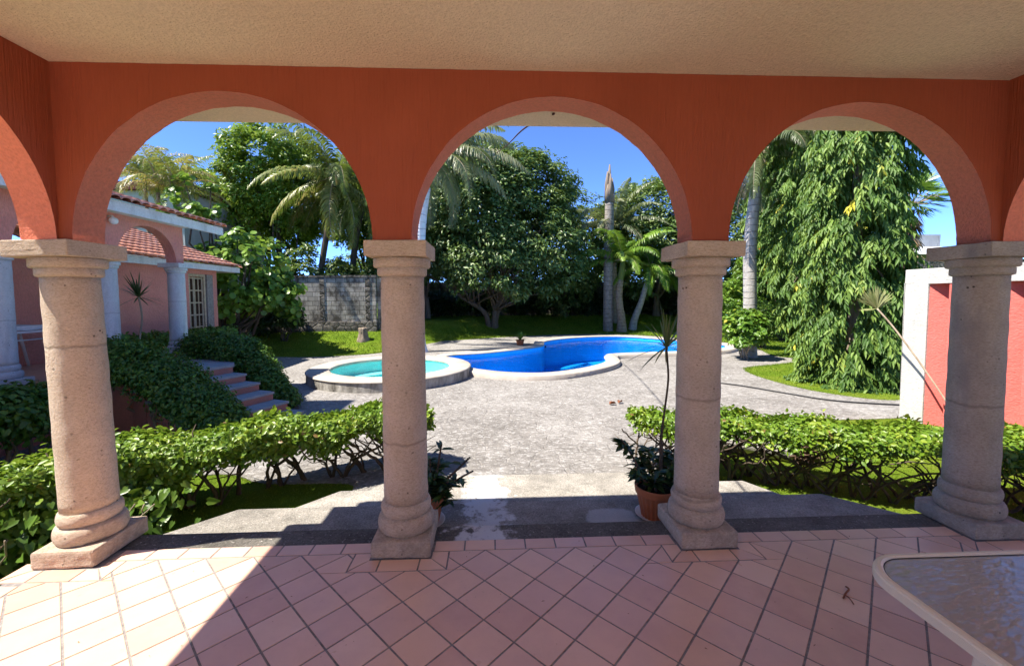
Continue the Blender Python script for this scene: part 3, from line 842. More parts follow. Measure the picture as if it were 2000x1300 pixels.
def build_pool():
    root = thing('swimming_pool', 'large freeform blue swimming pool with cream stone coping', 'swimming pool', (3.5, 16, -.6))
    b = MB(); ring_mesh(b, POOL, offset_loop(POOL, .46), -.45, -.66, -.50)
    b.build('coping', M['coping'], root)
    b = MB(); n = len(POOL); Q = offset_loop(POOL, .03)
    b.add([(x, y, -.47) for x, y in Q]+[(x, y, -1.75) for x, y in Q], [(k, (k+1) % n, n+(k+1) % n, n+k) for k in range(n)], 0, True)
    tri = geometry.tessellate_polygon([[Vector((x, y, 0)) for x, y in Q]])
    b.add([(x, y, -1.75) for x, y in Q], [tuple(t) for t in tri])
    b.build('basin', M['pool_tile'], root)
    b = MB(); b.add([(x, y, -.60) for x, y in POOL], [tuple(t) for t in tri])
    o = b.build('water', M['pool_water'], root)
    o['kind'] = 'structure'
    b = MB(); b.obox((2.33,18.02,-.57), (.01,-.0,0), (.0,.17,0), (0,0,.05))
    b.build('skimmer', M['black'], root)
    # round spa
    root = thing('spa_pool', 'round raised turquoise spa pool with a mildewed side wall', 'spa pool', (*SPA_C, -.6))
    cir = lambda r, n=72: [(SPA_C[0]+r*math.cos(2*PI*k/n), SPA_C[1]+r*math.sin(2*PI*k/n)) for k in range(n)]
    n = 72
    b = MB(); ring_mesh(b, cir(1.60), cir(SPA_R), -.32, -.36, -.40)
    b.build('rim', M['coping'], root)
    b = MB(); o_, o2 = cir(SPA_R-.025), cir(SPA_R-.015)
    b.add([(x, y, -.66) for x, y in o2]+[(x, y, -.35) for x, y in o_], [(k, (k+1) % n, n+(k+1) % n, n+k) for k in range(n)], 0, True)
    b.build('side_wall', M['spa_side'], root)
    b = MB()
    prof = [(1.62,-.36),(1.62,-.72),(1.12,-.74),(1.10,-.78),(1.10,-1.05),(.02,-1.08)]
    vs = []
    for r, z in prof: vs += [(x, y, z) for x, y in cir(r)]
    b.add(vs, [(r*n+k, r*n+(k+1) % n, (r+1)*n+(k+1) % n, (r+1)*n+k) for r in range(len(prof)-1) for k in range(n)])
    b.build('basin', M['spa_tile'], root)
    b = MB(); b.add([(x, y, -.735) for x, y in cir(1.15)]+[(x, y, -.735) for x, y in cir(1.10)], [(k, (k+1) % n, n+(k+1) % n, n+k) for k in range(n)])
    b.build('bench_edge', M['teal_line'], root)
    b = MB(); b.add([(x, y, -.352) for x, y in cir(1.61)], [tuple(range(n))])
    b.build('water', M['spa_water'], root)
build_pool()

# ------------------------------------------------------------------ niche wall on the right
def build_niche_wall():
    root = thing('niche_wall', 'white framed garden wall with bright pink slanted recesses', 'wall', (7.5, 5, YARD))
    X, XB, YE, ZT, ZL = 7.33, 7.72, 7.12, 2.045, 1.80
    b = MB()
    b.box(X, XB, 6.72, YE, YARD, ZL); b.box(X, XB, 2.0, YE, ZL, ZT)
    b.build('white_frame', M['white'], root, bevel=.01)
    b = MB()
    y = 6.72; prof = []
    while y > 2.1:
        prof += [(X+.012, y), (X+.235, y-.30), (X+.012, y-.315)]
        y -= .49
    prof = [(X+.03, 6.72)] + prof[1:] + [(X+.012, y)]
    vs = [(x, yy, YARD) for x, yy in prof]+[(x, yy, ZL) for x, yy in prof]; n = len(prof)
    b.add(vs, [(k, k+1, n+k+1, n+k) for k in range(n-1)])
    b.build('slanted_panel', M['niche_pink'], root)
    b = MB(); b.box(X+.25, XB, 2.0, 6.715, YARD, ZL-.002)
    b.build('back_wall', M['white'], root)
build_niche_wall()

# ------------------------------------------------------------------ house on the left
F0 = .285
def tile_roof(b, xe, ze, xr, zr, y0, y1, pitch=.21, rows=None):
    """rows of barrel tiles running from the eave (xe,ze) up to (xr,zr), repeated along y"""
    L = math.hypot(xr-xe, zr-ze); ux, uz = (xr-xe)/L, (zr-ze)/L
    nx, nz = -uz*math.copysign(1, ux)*1, abs(ux)
    nr = rows or max(2, int(L/.33)); n = int(round((y1-y0)/pitch))
    for c in range(n):
        yc = y0+(c+.5)*pitch
        jj = random.uniform(-.012, .012)
        for r in range(nr):
            t0 = r*L/nr-.05+jj; t1 = (r+1)*L/nr+.03+jj
            vs = []
            for t, lift, sc in ((t0, .035, 1.0), (t1, .0, .86)):
                for k in range(7):
                    a = PI*k/6
                    h = lift+.062*math.sin(a)*sc
                    vs.append((xe+ux*t+nx*h, yc-math.cos(a)*pitch*.5*sc*1.06, ze+uz*t+nz*h))
                for k in range(7):
                    a = PI*k/6
                    h = lift+.062*math.sin(a)*sc-.016
                    vs.append((xe+ux*t+nx*h, yc-math.cos(a)*pitch*.46*sc*1.06, ze+uz*t+nz*h))
            fs = [(k, k+1, 14+k+1, 14+k) for k in range(6)]+[(k, 7+k, 7+k+1, k+1) for k in range(6)]
            b.add(vs, fs, 0, True)
    # pan layer
    b.add([(xe+.03, y0, ze), (xr, y0, zr), (xr, y1, zr), (xe+.03, y1, ze)], [(0,1,2,3)])

def build_house():
    root = thing('porch_house', 'pink stucco house with arched porch and clay barrel tile roofs', 'house', (-9, 8, YARD))
    # porch arcade, running along y in the plane x = -7.1 .. -7.3
    b = MB()
    zs, zt = F0+2.10, 3.20
    cs = [(9.05-k*1.75, .745) for k in range(4)][::-1]
    arch_strip(b, 'y', 2.4, 10.02, -7.32, -7.10, cs, zs, zt, .70, 28, 0, 0)
    b.build('arcade_wall', M['house_pink'], root)
    b = MB(); b.box(-9.6, -6.80, 1.0, 10.3, YARD-.2, F0-.004)
    b.build('porch_base', M['house_pink'], root)
    b = MB(); b.box(-9.6, -6.78, 1.0, 10.32, F0-.003, F0+.02)
    b.build('porch_floor', M['tile'], root)
    b = MB(); b.box(-9.7, -9.5, 1.0, 8.2, F0, 4.2)
    b.build('back_wall', M['shade_maroon'], root)
    b = MB(); b.box(-6.73, -6.68, 2.0, 10.82, 3.15, 3.335)
    b.build('fascia', M['fascia'], root)
    b = MB(); b.box(-9.5, -6.735, 2.0, 10.02, 3.201, 3.26)
    b.build('porch_ceiling', M['fascia'], root)
    b = MB(); tile_roof(b, -6.64, 3.345, -9.3, 4.15, 2.6, 10.16); tile_roof(b, -6.64, 3.345, -7.30, 3.545, 10.16, 10.86)
    b.build('roof', M['rooftile'], root)
    # tall block added at the left to cast shade over the porch stair
    b = MB(); b.box(-15, -9.3, 4.4, 7.2, YARD-.2, 9.2); b.box(-15.6, -8.96, 4.2, 7.45, 9.205, 9.5)
    b.build('added_shade_block', M['shade_maroon'], root)
    # rear wing with the lattice door
    b = MB()
    b.box(-9.3, -9.0, 8.2, 12.86, YARD-.2, 2.60); b.box(-9.3, -9.0, 13.93, 14.14, YARD-.2, 2.60); b.box(-9.3, -9.0, 12.861, 13.929, 2.335, 2.60); b.box(-13, -9.301, 13.94, 14.14, YARD-.2, 2.60)
    b.build('wing_wall', M['house_pink'], root)
    b = MB(); b.box(-8.54, -8.49, 8.0, 14.55, 2.435, 2.60); b.box(-13, -8.541, 14.50, 14.55, 2.435, 2.60)
    b.build('wing_fascia', M['fascia'], root)
    b = MB(); b.box(-13, -8.545, 8.0, 14.49, 2.602, 2.62)
    b.build('wing_ceiling', M['fascia'], root)
    b = MB(); tile_roof(b, -8.44, 2.615, -12.4, 4.05, 8.2, 14.6)
    b.build('wing_roof', M['rooftile'], root)
    # lattice door
    b = MB()
    y0, y1, z0, z1 = 12.87, 13.90, F0, 2.33
    x = -9.08
    b.box(x-.06, x+.06, y0, y0+.07, z0, z1); b.box(x-.06, x+.06, 13.55, 13.62, z0, z1); b.box(x-.06, x+.06, y0+.07, 13.55, z1-.08, z1)
    fr = b.build('door', M['wood_tan'], root)
    for (a, e) in ((y0+.08, y0+.29), (y0+.31, 13.54)):
        b = MB(); w = .035
        b.box(x-.02, x+.02, a, a+w, z0+.02, z1-.09); b.box(x-.02, x+.02, e-w, e, z0+.02, z1-.09)
        nb = 1 if e-a < .25 else 2
        for k in range(1, nb):
            yc = a+(e-a)*k/nb; b.box(x-.018, x+.018, yc-.016, yc+.016, z0+.02, z1-.09)
        for k in range(6):
            zc = z0+.05+(z1-.13-z0-.05)*k/5; b.box(x-.0185, x+.0185, a+w, e-w, zc-.02, zc+.02)
        b.build('leaf_frame', M['wood_tan'], fr, bevel=.004)
        b = MB(); b.box(x-.008, x+.004, a+w, e-w, z0+.03, z1-.1); b.build('pane', M['dark_pane'], fr)
    b = MB(); b.box(-9.22, -8.98, 13.64, 13.92, z0, z1); b.build('door_jamb', M['wood_grey'], root, bevel=.006)
    # stair landing and flight
    o = np.array([-5.08, 8.36]); dn = np.array([.916, -.401]); ac = np.array([-.401, -.916]); w = 1.65
    b = MB(); b2 = MB()
    q = lambda s, a: tuple(o+dn*s+ac*a)
    b.prism([q(.0, 0), q(0, w), (-6.79, 6.6), (-6.79, 10.2), (-6.3, 10.2), (-5.6, 9.2)][::-1], YARD-.1, F0-.04)
    b2.prism([q(.02, -.02), q(.02, w+.02), (-6.77, 6.58), (-6.77, 10.22), (-6.28, 10.22), (-5.58, 9.22)][::-1], F0-.038, F0+.012)
    for k in range(1, 6):
        z = F0-.1475*k; s0, s1 = .36*(k-1), .36*k
        b.prism([q(s0+.001*k, 0), q(s1-.02, 0), q(s1-.02, w), q(s0+.001*k, w)][::-1], YARD-.1, z-.045)
        b2.prism([q(s0-.018, -.02), q(s1, -.02), q(s1, w+.02), q(s0-.018, w+.02)][::-1], z-.043, z)
    b.build('stair', M['riser'], root)
    b2.build('stair_tread', M['tread'], root, bevel=.008)
build_house()
for k, (x, y, lab) in enumerate(((-7.21, 9.92, 'pale stone porch column nearest the lattice door'), (-7.21, 8.17, 'pale stone porch column beside the spiky potted plant'),
                          (-7.21, 6.42, 'pale stone porch column in front of the white side table'))):
    make_column(x, y, F0+.02, M['cantera_pale'], lab, 1.22, 'pale columns of the porch', 40, 2.08, .46, .46)
# lamp on porch wall
root = thing('wall_lamp', 'small white globe lamp high on the porch wall', 'lamp', (-7.05, 8.15, 3.05))
b = MB(); b.tube([(-7.10,8.15,3.12),(-7.02,8.15,3.12),(-7.0,8.15,3.09)], .018, 8); b.build('bracket', M['white_paint'], root)
b = MB(); b.lathe(-7.0, 8.15, [(.02,3.095),(.045,3.085),(.065,3.06),(.07,3.03),(.06,2.995),(.035,2.975),(.01,2.968)], 24); b.build('globe', M['lamp_glass'], root)
# porch side table with a folded cloth
root = thing('porch_table', 'white side table with splayed legs on the shaded porch', 'table', (-8.6, 7.7, F0+.02))
b = MB(); b.box(-8.95, -8.25, 6.9, 8.35, .985, 1.02); b.build('tabletop', M['white_paint'], root, bevel=.008)
for x, y, dx, dy in ((-8.32,8.25,.02,.12),(-8.88,8.25,-.02,.12),(-8.32,7.0,.02,-.12),(-8.88,7.0,-.02,-.12)):
    b = MB(); b.tube([(x,y-dy*.8,.99),(x,y-dy*.2,.93),(x+dx,y+dy,F0+.02)], [.03,.03,.022], 8); b.build('leg', M['white_paint'], root)
b = MB(); b.tube([(-8.32,7.05,.86),(-8.32,8.2,.86)], .014, 6); b.build('rail', M['white_paint'], root)
b = MB(); b.box(-8.8, -8.35, 7.3, 8.15, 1.021, 1.12)
tag(b.build('folded_cloth', M['cloth'], None, bevel=.04, sub=3, rough=.02), 'folded white cloth lying on the porch table', 'cloth')

# ------------------------------------------------------------------ glass patio table bottom right
def build_table():
    root = thing('patio_table', 'glass topped patio table with ribbed cream frame', 'table', (1.95, .6, 0))
    x0, x1, y0, y1, z, r = 1.203, 2.9, .0, 1.318, .72, .15
    def rr(d, n=10):
        P = []
        for cx, cy, a0 in ((x1-r, y1-r, 0), (x0+r, y1-r, 90), (x0+r, y0+r, 180), (x1-r, y0+r, 270)):
            for k in range(n+1):
                a = math.radians(a0+90*k/n); P.append((cx+(r-d)*math.cos(a), cy+(r-d)*math.sin(a)))
        return P
    # ribbed rail profile (d inward, z)
    prof = [(.022,z-.010),(.024,z+.004),(.018,z+.009),(.009,z+.008),(.002,z+.004)]
    for k in range(6):
        zz = z-.001-k*.0042
        prof += [(.0,zz),(-.0022,zz-.0021),(.0,zz-.0037)]
    prof += [(.006,z-.029),(.022,z-.029)]
    vs = []; n = len(rr(0))
    for d, zz in prof: vs += [(x, y, zz) for x, y in rr(d)]
    m = len(prof)
    b = MB(); b.add(vs, [(i*n+k, i*n+(k+1) % n, ((i+1) % m)*n+(k+1) % n, ((i+1) % m)*n+k) for i in range(m) for k in range(n)], 0, False)
    b.build('frame', M['cream_metal'], root)
    b = MB(); P = rr(.021); n = len(P)
    b.add([(x, y, z+.001) for x, y in P]+[(x, y, z-.004) for x, y in P], [tuple(range(n)), tuple(range(n, 2*n))[::-1]])
    b.build('glass_top', M['glass_top'], root)
    b = MB(); P = rr(.0185); Q = rr(.027)
    b.add([(x, y, z+.0035) for x, y in P]+[(x, y, z+.0025) for x, y in Q], [(k, (k+1) % n, n+(k+1) % n, n+k) for k in range(n)])
    b.build('gasket', M['black'], root)
    for sx, x, sy, y in ((-1, x0+.10, 1, y1-.34), (1, x1-.16, 1, y1-.34), (-1, x0+.10, -1, y0+.34), (1, x1-.16, -1, y0+.34)):
        b = MB()
        pts = [Vector((x, y, z-.030)), Vector((x-sx*-.0+.01*sx, y+sy*.02, z-.30)), Vector((x+sx*.02, y+sy*.07, 0))]
        b.obox((pts[0]+pts[2])/2, Vector((.022,0,0)), Vector((0,.03,0)), (pts[0]-pts[2])/2)
        lg = b.build('leg', M['cream_metal'], root, bevel=.006)
        b = MB(); b.tube([(x-.024, y-.002, z-.085), (x-.012, y-.002, z-.085)], .008, 10); b.build('bolt', M['black'], lg)
build_table()

# ------------------------------------------------------------------ walls and buildings at the back
def build_back():
    root = thing('garden_wall', 'grey concrete block boundary wall on a dark rubble footing', 'wall', (-9, 19, 0))
    b = MB(); b.box(-18, -5.2, 19.0, 19.18, .52, 2.50); b.build('block_wall', M['block'], root)
    b = MB(); b.box(-18, -5.15, 18.9, 19.22, -1.0, .519); b.build('footing', M['rubble'], root, sub=4, rough=.05)
    b = MB(); b.box(-18.0, -5.15, 18.96, 19.22, 2.502, 2.58); b.build('cap', M['rubble'], root)
    for x in (-7.55, -5.55):
        b = MB(); b.box(x-.1, x+.1, 18.975, 19.0, .52, 2.499); b.build('pillar', M['rubble'], root)
    root = thing('garden_wall', 'far block wall shaded by the big trees beyond the pool', 'wall', (8, 31, 0))
    b = MB(); b.box(-5.0, 24, 31.0, 31.2, -.6, 2.6); b.box(-5.19, -5.0, 19.23, 31.2, -.6, 2.5); b.build('block_wall', M['block'], root)
    b = MB(); b.box(-5.22, 24, 30.96, 31.24, 2.602, 2.68); b.build('cap', M['greywall'], root)
    root = thing('neighbour_house', 'white neighbouring house with dark red eave behind the leaves', 'house', (-16, 22, 0))
    b = MB(); b.box(-20, -14, 19.9, 26.5, -.6, 6.45); b.build('wall', M['white'], root)
    b = MB(); b.box(-20.3, -13.7, 19.6, 26.8, 6.452, 6.80); b.build('roof', M['dark_red'], root)
    b = MB(); b.box(-13.99, -13.95, 21.6, 22.8, 3.0, 4.3); b.build('window', M['dark_pane'], root)
    root = thing('stone_wall', 'rough grey stone wall above the white niche wall', 'wall', (27, 22, 0))
    b = MB(); b.box(17.5, 34, 24.0, 24.3, -.6, 3.75); b.build('wall', M['rubble'], root, sub=6, rough=.05)
    root = thing('neighbour_shed', 'pale grey shed with light metal roof beyond the stone wall', 'shed', (34, 31, 0))
    b = MB(); b.box(28.5, 33.5, 30, 34, -.6, 6.1); b.build('wall', M['greywall'], root)
    b = MB(); b.add([(26,27,4.35),(34.5,27,4.35),(34.5,30,5.2),(26,30,5.2)], [(0,1,2,3)]); b.build('roof', M['metal_roof'], root)
build_back()

# ------------------------------------------------------------------ hedges
def path_at(P, s):
    """P list of Vector; s in 0..1 array -> points, tangents"""
    A = np.array([tuple(p) for p in P]); seg = np.linalg.norm(np.diff(A, axis=0), axis=1); c = np.concatenate([[0], np.cumsum(seg)])
    t = s*c[-1]; i = np.clip(np.searchsorted(c, t)-1, 0, len(seg)-1); f = (t-c[i])/seg[i]
    return A[i]+(A[i+1]-A[i])*f[:, None], unit(A[i+1]-A[i]), c[-1]

def hedge(name, label, pts, width, zg, zt, zb, n_top, n_side, n_in, mat, L, W, stem_gap=.3, stem_r=.016, group=None, bare=.0, kind='o', stem_mat='bark_dark', seed=3, spread=.5):
    P = smooth_path([(x, y, 0) for x, y in pts], 8)
    r = np.random.default_rng(seed)
    mid = P[len(P)//2]
    root = thing(name, label, 'hedge', (mid.x, mid.y, zg), group)
    F = Fol()
    ph = r.random(6)*6
    def hgt(s, u): return zt+.045*np.sin(s*31+ph[0])+.03*np.sin(s*73+ph[1]+u*5)+.025*np.sin(u*17+s*40)
    zb0, zb1 = zb if isinstance(zb, tuple) else (zb, zb)
    zb = min(zb0, zb1)
    def low(s): return np.interp(s, [0,.30,.44,1], [zb0,zb0,zb1,zb1])+.09*np.sin(s*23+ph[2])+.07*np.sin(s*57+ph[3])
    def emit(n, mode):
        s = r.random(n); C, T, tot = path_at(P, s); S = np.stack([T[:,1], -T[:,0], np.zeros(n)], 1)
        ew = width*.5*np.minimum(1, np.sqrt(np.clip(np.minimum(s, 1-s)*tot/(width*.5), .05, 1)))
        if mode == 'top':
            u = r.uniform(-1, 1, n); z = hgt(s, u)-.10*np.abs(u)**4-np.abs(r.normal(size=n))*.035
            out = S*u[:,None]*.5+np.array([0,0,1.0])
        elif mode == 'side':
            u = np.where(r.random(n) < .5, -1, 1)*(1-.12*np.abs(r.normal(size=n))); lo = low(s)
            z = lo+(hgt(s, u)-lo)*r.random(n)**.65
            out = S*np.sign(u)[:,None]*.8+np.array([0,0,.55])
        else:
            u = r.uniform(-1, 1, n); lo = low(s); z = lo+(hgt(s, u)-lo)*r.random(n)
            out = np.array([0,0,.7])+r.normal(size=(n,3))*.4
        Q = C+S*(u*ew)[:,None]; Q[:,2] = z
        Q += r.normal(size=(n,3))*.022
        if mode == 'top': Q[:,2] += np.where(r.random(n) < .05, .08*r.random(n), 0)
        # end caps: leaves spill past the ends
        N = unit(out+r.normal(size=(n,3))*.42)
        D = r.normal(size=(n,3)); D -= N*(D*N).sum(1, keepdims=True); D = unit(D)+np.array([0,0,-.15])+S*(np.sign(u)*.25)[:,None]
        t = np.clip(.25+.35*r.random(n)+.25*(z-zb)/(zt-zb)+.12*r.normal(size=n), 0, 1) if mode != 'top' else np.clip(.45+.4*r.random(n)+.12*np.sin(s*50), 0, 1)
        k = .7+.6*r.random(n)
        leaf(F, Q, D, N, L*k, W*k, t, kind)
    emit(n_top, 'top'); emit(n_side, 'side'); emit(n_in, 'in')
    F.build('foliage', M[mat], root)
    b = MB(); rr = random.Random(seed)
    _, _, tot = path_at(P, np.array([0.0, 1.0]))
    k = max(2, int(tot/stem_gap))
    for i in range(k):
        s = (i+.5+rr.uniform(-.3,.3))/k
        C, T, _ = path_at(P, np.array([s])); C = Vector(C[0]); T = Vector(T[0]); S = Vector((T.y, -T.x, 0))
        base = C+S*rr.uniform(-.16,.16)*width; base.z = zg-.03
        for j in range(rr.choice((2,3,3,4))):
            lean = Vector((T*rr.uniform(-spread if s > .12 else -.05, spread if s < .88 else .05)+S*rr.uniform(-.5,.5)*width))
            h = zt-zg-.08
            m1 = base+lean*.35+Vector((0,0,h*rr.uniform(.3,.45))); m2 = base+lean*rr.uniform(.7,1.0)+Vector((rr.uniform(-.08,.08), rr.uniform(-.08,.08), h*rr.uniform(.62,.78)))
            tip = base+lean*1.25+Vector((rr.uniform(-.1,.1), rr.uniform(-.1,.1), h))
            pth = smooth_path([base, m1, m2, tip], 5)
            pth = [p+Vector((rr.uniform(-1,1), rr.uniform(-1,1), rr.uniform(-1,1)))*.012 for p in pth]
            R0 = stem_r*rr.uniform(.7,1.3); n = len(pth)
            b.tube(pth, [R0*(1-.7*q/(n-1)) for q in range(n)], 6)
            for q in range(rr.choice((1,2,3))):
                p0 = pth[rr.randrange(4, n-3)]
                d = Vector((rr.uniform(-1,1), rr.uniform(-1,1), rr.uniform(-.1,.9))).normalized()*rr.uniform(.18,.42)
                b.tube(wob(p0, p0+d, 5, .04, rr), [R0*.5, R0*.42, R0*.35, R0*.28, R0*.2], 5)
    b.build('branches', M[stem_mat], root)
    return root

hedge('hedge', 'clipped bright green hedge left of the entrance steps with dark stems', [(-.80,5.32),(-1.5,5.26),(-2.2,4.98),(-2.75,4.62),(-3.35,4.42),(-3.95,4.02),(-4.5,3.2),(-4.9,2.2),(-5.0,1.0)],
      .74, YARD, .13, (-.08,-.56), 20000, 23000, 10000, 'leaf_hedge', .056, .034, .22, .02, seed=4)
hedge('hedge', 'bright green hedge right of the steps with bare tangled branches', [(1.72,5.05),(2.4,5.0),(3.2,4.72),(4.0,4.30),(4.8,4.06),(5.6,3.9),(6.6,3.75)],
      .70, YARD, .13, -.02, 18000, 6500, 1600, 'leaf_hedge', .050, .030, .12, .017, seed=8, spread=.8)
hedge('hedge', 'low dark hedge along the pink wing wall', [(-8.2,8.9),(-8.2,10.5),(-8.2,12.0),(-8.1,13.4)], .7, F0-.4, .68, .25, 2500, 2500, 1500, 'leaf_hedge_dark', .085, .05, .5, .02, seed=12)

def mound(name, label, spine, rads, mat, zg, n, per, L, W, seed, stem_mat='bark_pale', cat='bush', group=None, tint=None, under=.15, stems=9):
    """rounded clipped bush following a spine of (x,y,z) with radii"""
    r = np.random.default_rng(seed)
    P = smooth_path(spine, 6); A = np.array([tuple(p) for p in P]); R = np.interp(np.linspace(0,1,len(A)), np.linspace(0,1,len(rads)), rads)
    mid = A[len(A)//2]
    root = thing(name, label, cat, (mid[0], mid[1], zg), group)
    i = r.integers(0, len(A), n); d = unit(r.normal(size=(n,3))); d[:,2] = np.where(d[:,2] < -under, -d[:,2], d[:,2])
    C = A[i]+d*(R[i]*(.72+.26*r.random(n)))[:,None]
    C[:,2] = np.maximum(C[:,2], zg+.08)
    F = Fol()
    # reuse global RNG based clump emitter per clump centre
    idx = np.repeat(np.arange(n), per); m = len(idx)
    dd = unit(r.normal(size=(m,3))); Q = C[idx]+dd*(.04+.11*r.random(m))[:,None]
    o = unit(Q-A[i][idx]); N = unit(o*.9+np.array([0,0,.45])+r.normal(size=(m,3))*.4)
    D = r.normal(size=(m,3)); D -= N*(D*N).sum(1,keepdims=True); D = unit(D)-np.array([0,0,.25])
    t = np.clip(r.random(n)[idx]*.5+r.random(m)*.5, 0, 1)
    k = .7+.6*r.random(m); leaf(F, Q, D, N, L*k, W*k, t, 'o')
    F.build('foliage', M[mat], root)
    b = MB(); rr = random.Random(seed)
    for q in range(stems):
        p = A[rr.randrange(len(A))]; R0 = R[0]
        tip = Vector(p)+Vector((rr.uniform(-1,1), rr.uniform(-1,1), rr.uniform(0,.7)))*R0*.8
        base = Vector((p[0]+rr.uniform(-.2,.2), p[1]+rr.uniform(-.2,.2), zg-.05))
        b.tube(wob(base, tip, 7, .1, rr), [.03,.026,.022,.018,.014,.011,.008], 6)
    b.build('branches', M[stem_mat], root)
    return root

mound('mound_bush', 'rounded dark bush spilling down the near side of the porch stair', [(-6.55,7.15,.52),(-5.85,6.85,.44),(-5.1,6.68,.24),(-4.35,6.38,-.12),(-3.85,6.15,-.32)], [.42,.49,.48,.42,.27], 'leaf_hedge_dark', -.45, 1300, 24, .055, .034, 21, group=None, under=.0)
mound('mound_bush', 'rounded bush on the far side of the stair, its tail reaching the courtyard', [(-6.6,9.6,.42),(-5.7,9.3,.40),(-5.05,8.98,.18),(-4.55,8.6,-.2),(-4.05,8.35,-.45)], [.37,.44,.40,.32,.19], 'leaf_hedge_dark', -.58, 1300, 24, .055, .034, 23, under=.3)
mound('bush', 'dark leafy bush in front of the porch base at the left edge', [(-6.35,4.0,.0),(-6.2,5.0,.05),(-6.05,5.9,.0)], [.5,.5,.42], 'leaf_hedge_dark', YARD, 420, 18, .085, .05, 27, under=.3)

# pothos vine at the foot of the left hedge
def pothos():
    root = thing('pothos_vine', 'large leaved variegated vine climbing the hedge beside the left column', 'vine', (-3.6, 3.4, YARD))
    r = np.random.default_rng(31); n = 700; F = Fol()
    s = r.random(n); X = np.interp(s, [0,.35,.7,1], [-4.5,-3.95,-3.5,-3.1]); Y = np.interp(s, [0,.35,.7,1], [2.5,3.35,3.85,4.05])
    P = np.stack([X+r.normal(size=n)*.13, Y+r.normal(size=n)*.13-.08, YARD+.05+(.60-.22*s)*r.random(n)], 1)
    to = unit(np.stack([.35+0*X, -.9+0*X, .45+0*X], 1)+r.normal(size=(n,3))*.45)
    D = r.normal(size=(n,3))*.7+np.array([.1,-.3,-.75]); D -= to*(D*to).sum(1,keepdims=True)*.8
    k = .55+.7*r.random(n)
    leaf(F, P, D, to, .10*k, .065*k, np.clip(r.random(n)*.65+.2*(P[:,2]+.3), 0, 1), 'h', .12, .1)
    F.build('foliage', M['leaf_pothos'], root)
    b = MB(); rr = random.Random(5)
    for q in range(8):
        x = rr.uniform(-4.2,-3.2); y = np.interp(x, [-4.5,-3.8,-3.15,-2.35], [2.5,3.35,3.95,4.15])-.05
        b.tube(wob((x,y,YARD-.02), (x+rr.uniform(-.3,.4), y+rr.uniform(-.15,.15), rr.uniform(-.3,-.1)), 7, .05, rr), .006, 6)
    b.build('stems', M['bark_pale'], root)
pothos()

# ------------------------------------------------------------------ sword-leaf rosettes, fan leaves, pots
def rosette(F, c, n, L, W, rng, el=(-.4,1.4), axis=(0,0,1), bend=.5, tint=(.1,.9)):
    c = Vector(c)
    for i in range(n):
        az = rng.random()*2*PI; e = el[0]+(el[1]-el[0])*rng.random()**.8
        d = Vector((math.cos(az)*math.cos(e), math.sin(az)*math.cos(e), math.sin(e)))
        l = L*rng.uniform(.7,1.15); side = d.cross(Vector((0,0,1)))
        side = side.normalized() if side.length > .05 else Vector((1,0,0))
        t = rng.uniform(*tint); pts = []
        p = c.copy(); dd = d.copy()
        for k in range(5):
            w = W*(.55, 1.0, .9, .6, .05)[k]*.5
            pts += [p-side*w, p+side*w]
            p = p+dd*l/4; dd = (dd+Vector((0,0,-bend*.25*(1-abs(d.z)*.6)))).normalized()
        V = np.array([[tuple(q) for q in pts]])
        F.add(V, [(2*k, 2*k+1, 2*k+3, 2*k+2) for k in range(4)], np.array([t]))

def pot_mesh(root, x, y, z, h, rt, rb, saucer=True, ribs=True):
    b = MB(); seg = 96; prof = []
    nz = [(rb,0),(rb+.002,.004)]+[(rb+(rt*.93-rb)*k/8, .004+(h*.74-.004)*k/8) for k in range(1, 9)]+[(rt*.985,h*.755),(rt,h*.78),(rt*1.03,h*.97),(rt*1.02,h),(rt*.93,h*.985),(rt*.9,h*.86)]
    vs = []
    for i, (r, zz) in enumerate(nz):
        rib = .0045 if (ribs and 1 <= i <= 9) else 0
        for k in range(seg):
            a = 2*PI*k/seg; q = r-rib*(1 if k % 4 < 2 else 0)
            vs.append((x+q*math.cos(a), y+q*math.sin(a), z+zz))
    b.add(vs, [(i*seg+k, i*seg+(k+1) % seg, (i+1)*seg+(k+1) % seg, (i+1)*seg+k) for i in range(len(nz)-1) for k in range(seg)])
    p = b.build('pot', M['terracotta'], root)
    b = MB(); b.lathe(x, y, [(rt*.9, z+h*.84),(rt*.5, z+h*.89),(.01, z+h*.9)], 32); b.build('soil', M['soil'], root)
    if saucer:
        b = MB(); b.lathe(x, y, [(rb*1.1, z-.001),(rb*1.38, z+.018),(rb*1.42, z+.022),(rb*1.34, z+.02),(rb*1.05, z+.006),(.01, z+.006)], 40); b.build('saucer', M['saucer'], root)
    return p

def fleshy(F, b, base, tips, rng, L=.10, W=.042, leafy=1.0, r0=.011, ntop=9):
    """spurge-like stems with fleshy leaves toward the ends"""
    for tip, dens in tips:
        pth = smooth_path(wob(base, tip, 4, .03, rng), 5); n = len(pth)
        b.tube(pth, [r0*(1-.35*k/(n-1)) for k in range(n)], 6)
        m = int(30*dens*leafy)
        if m <= 0: m = 0
        P = []; D = []; N = []
        for q in range(m):
            f = 1-abs(rng.gauss(0, .28)); f = min(max(f, .12), 1.0)
            p = pth[min(n-1, int(f*(n-1)))]
            a = rng.random()*2*PI; d = Vector((math.cos(a), math.sin(a), rng.uniform(-.25,.7))).normalized()
            P.append(tuple(p)); D.append(tuple(d)); N.append((rng.gauss(0,.3), rng.gauss(0,.3), 1))
        if m:
            P, D, N = map(np.array, (P, D, N)); k = .6+.6*np.array([rng.random() for _ in range(m)])
            leaf(F, P, D, N, L*k, W*k, np.array([rng.random() for _ in range(m)]), 'o', .15, .2)

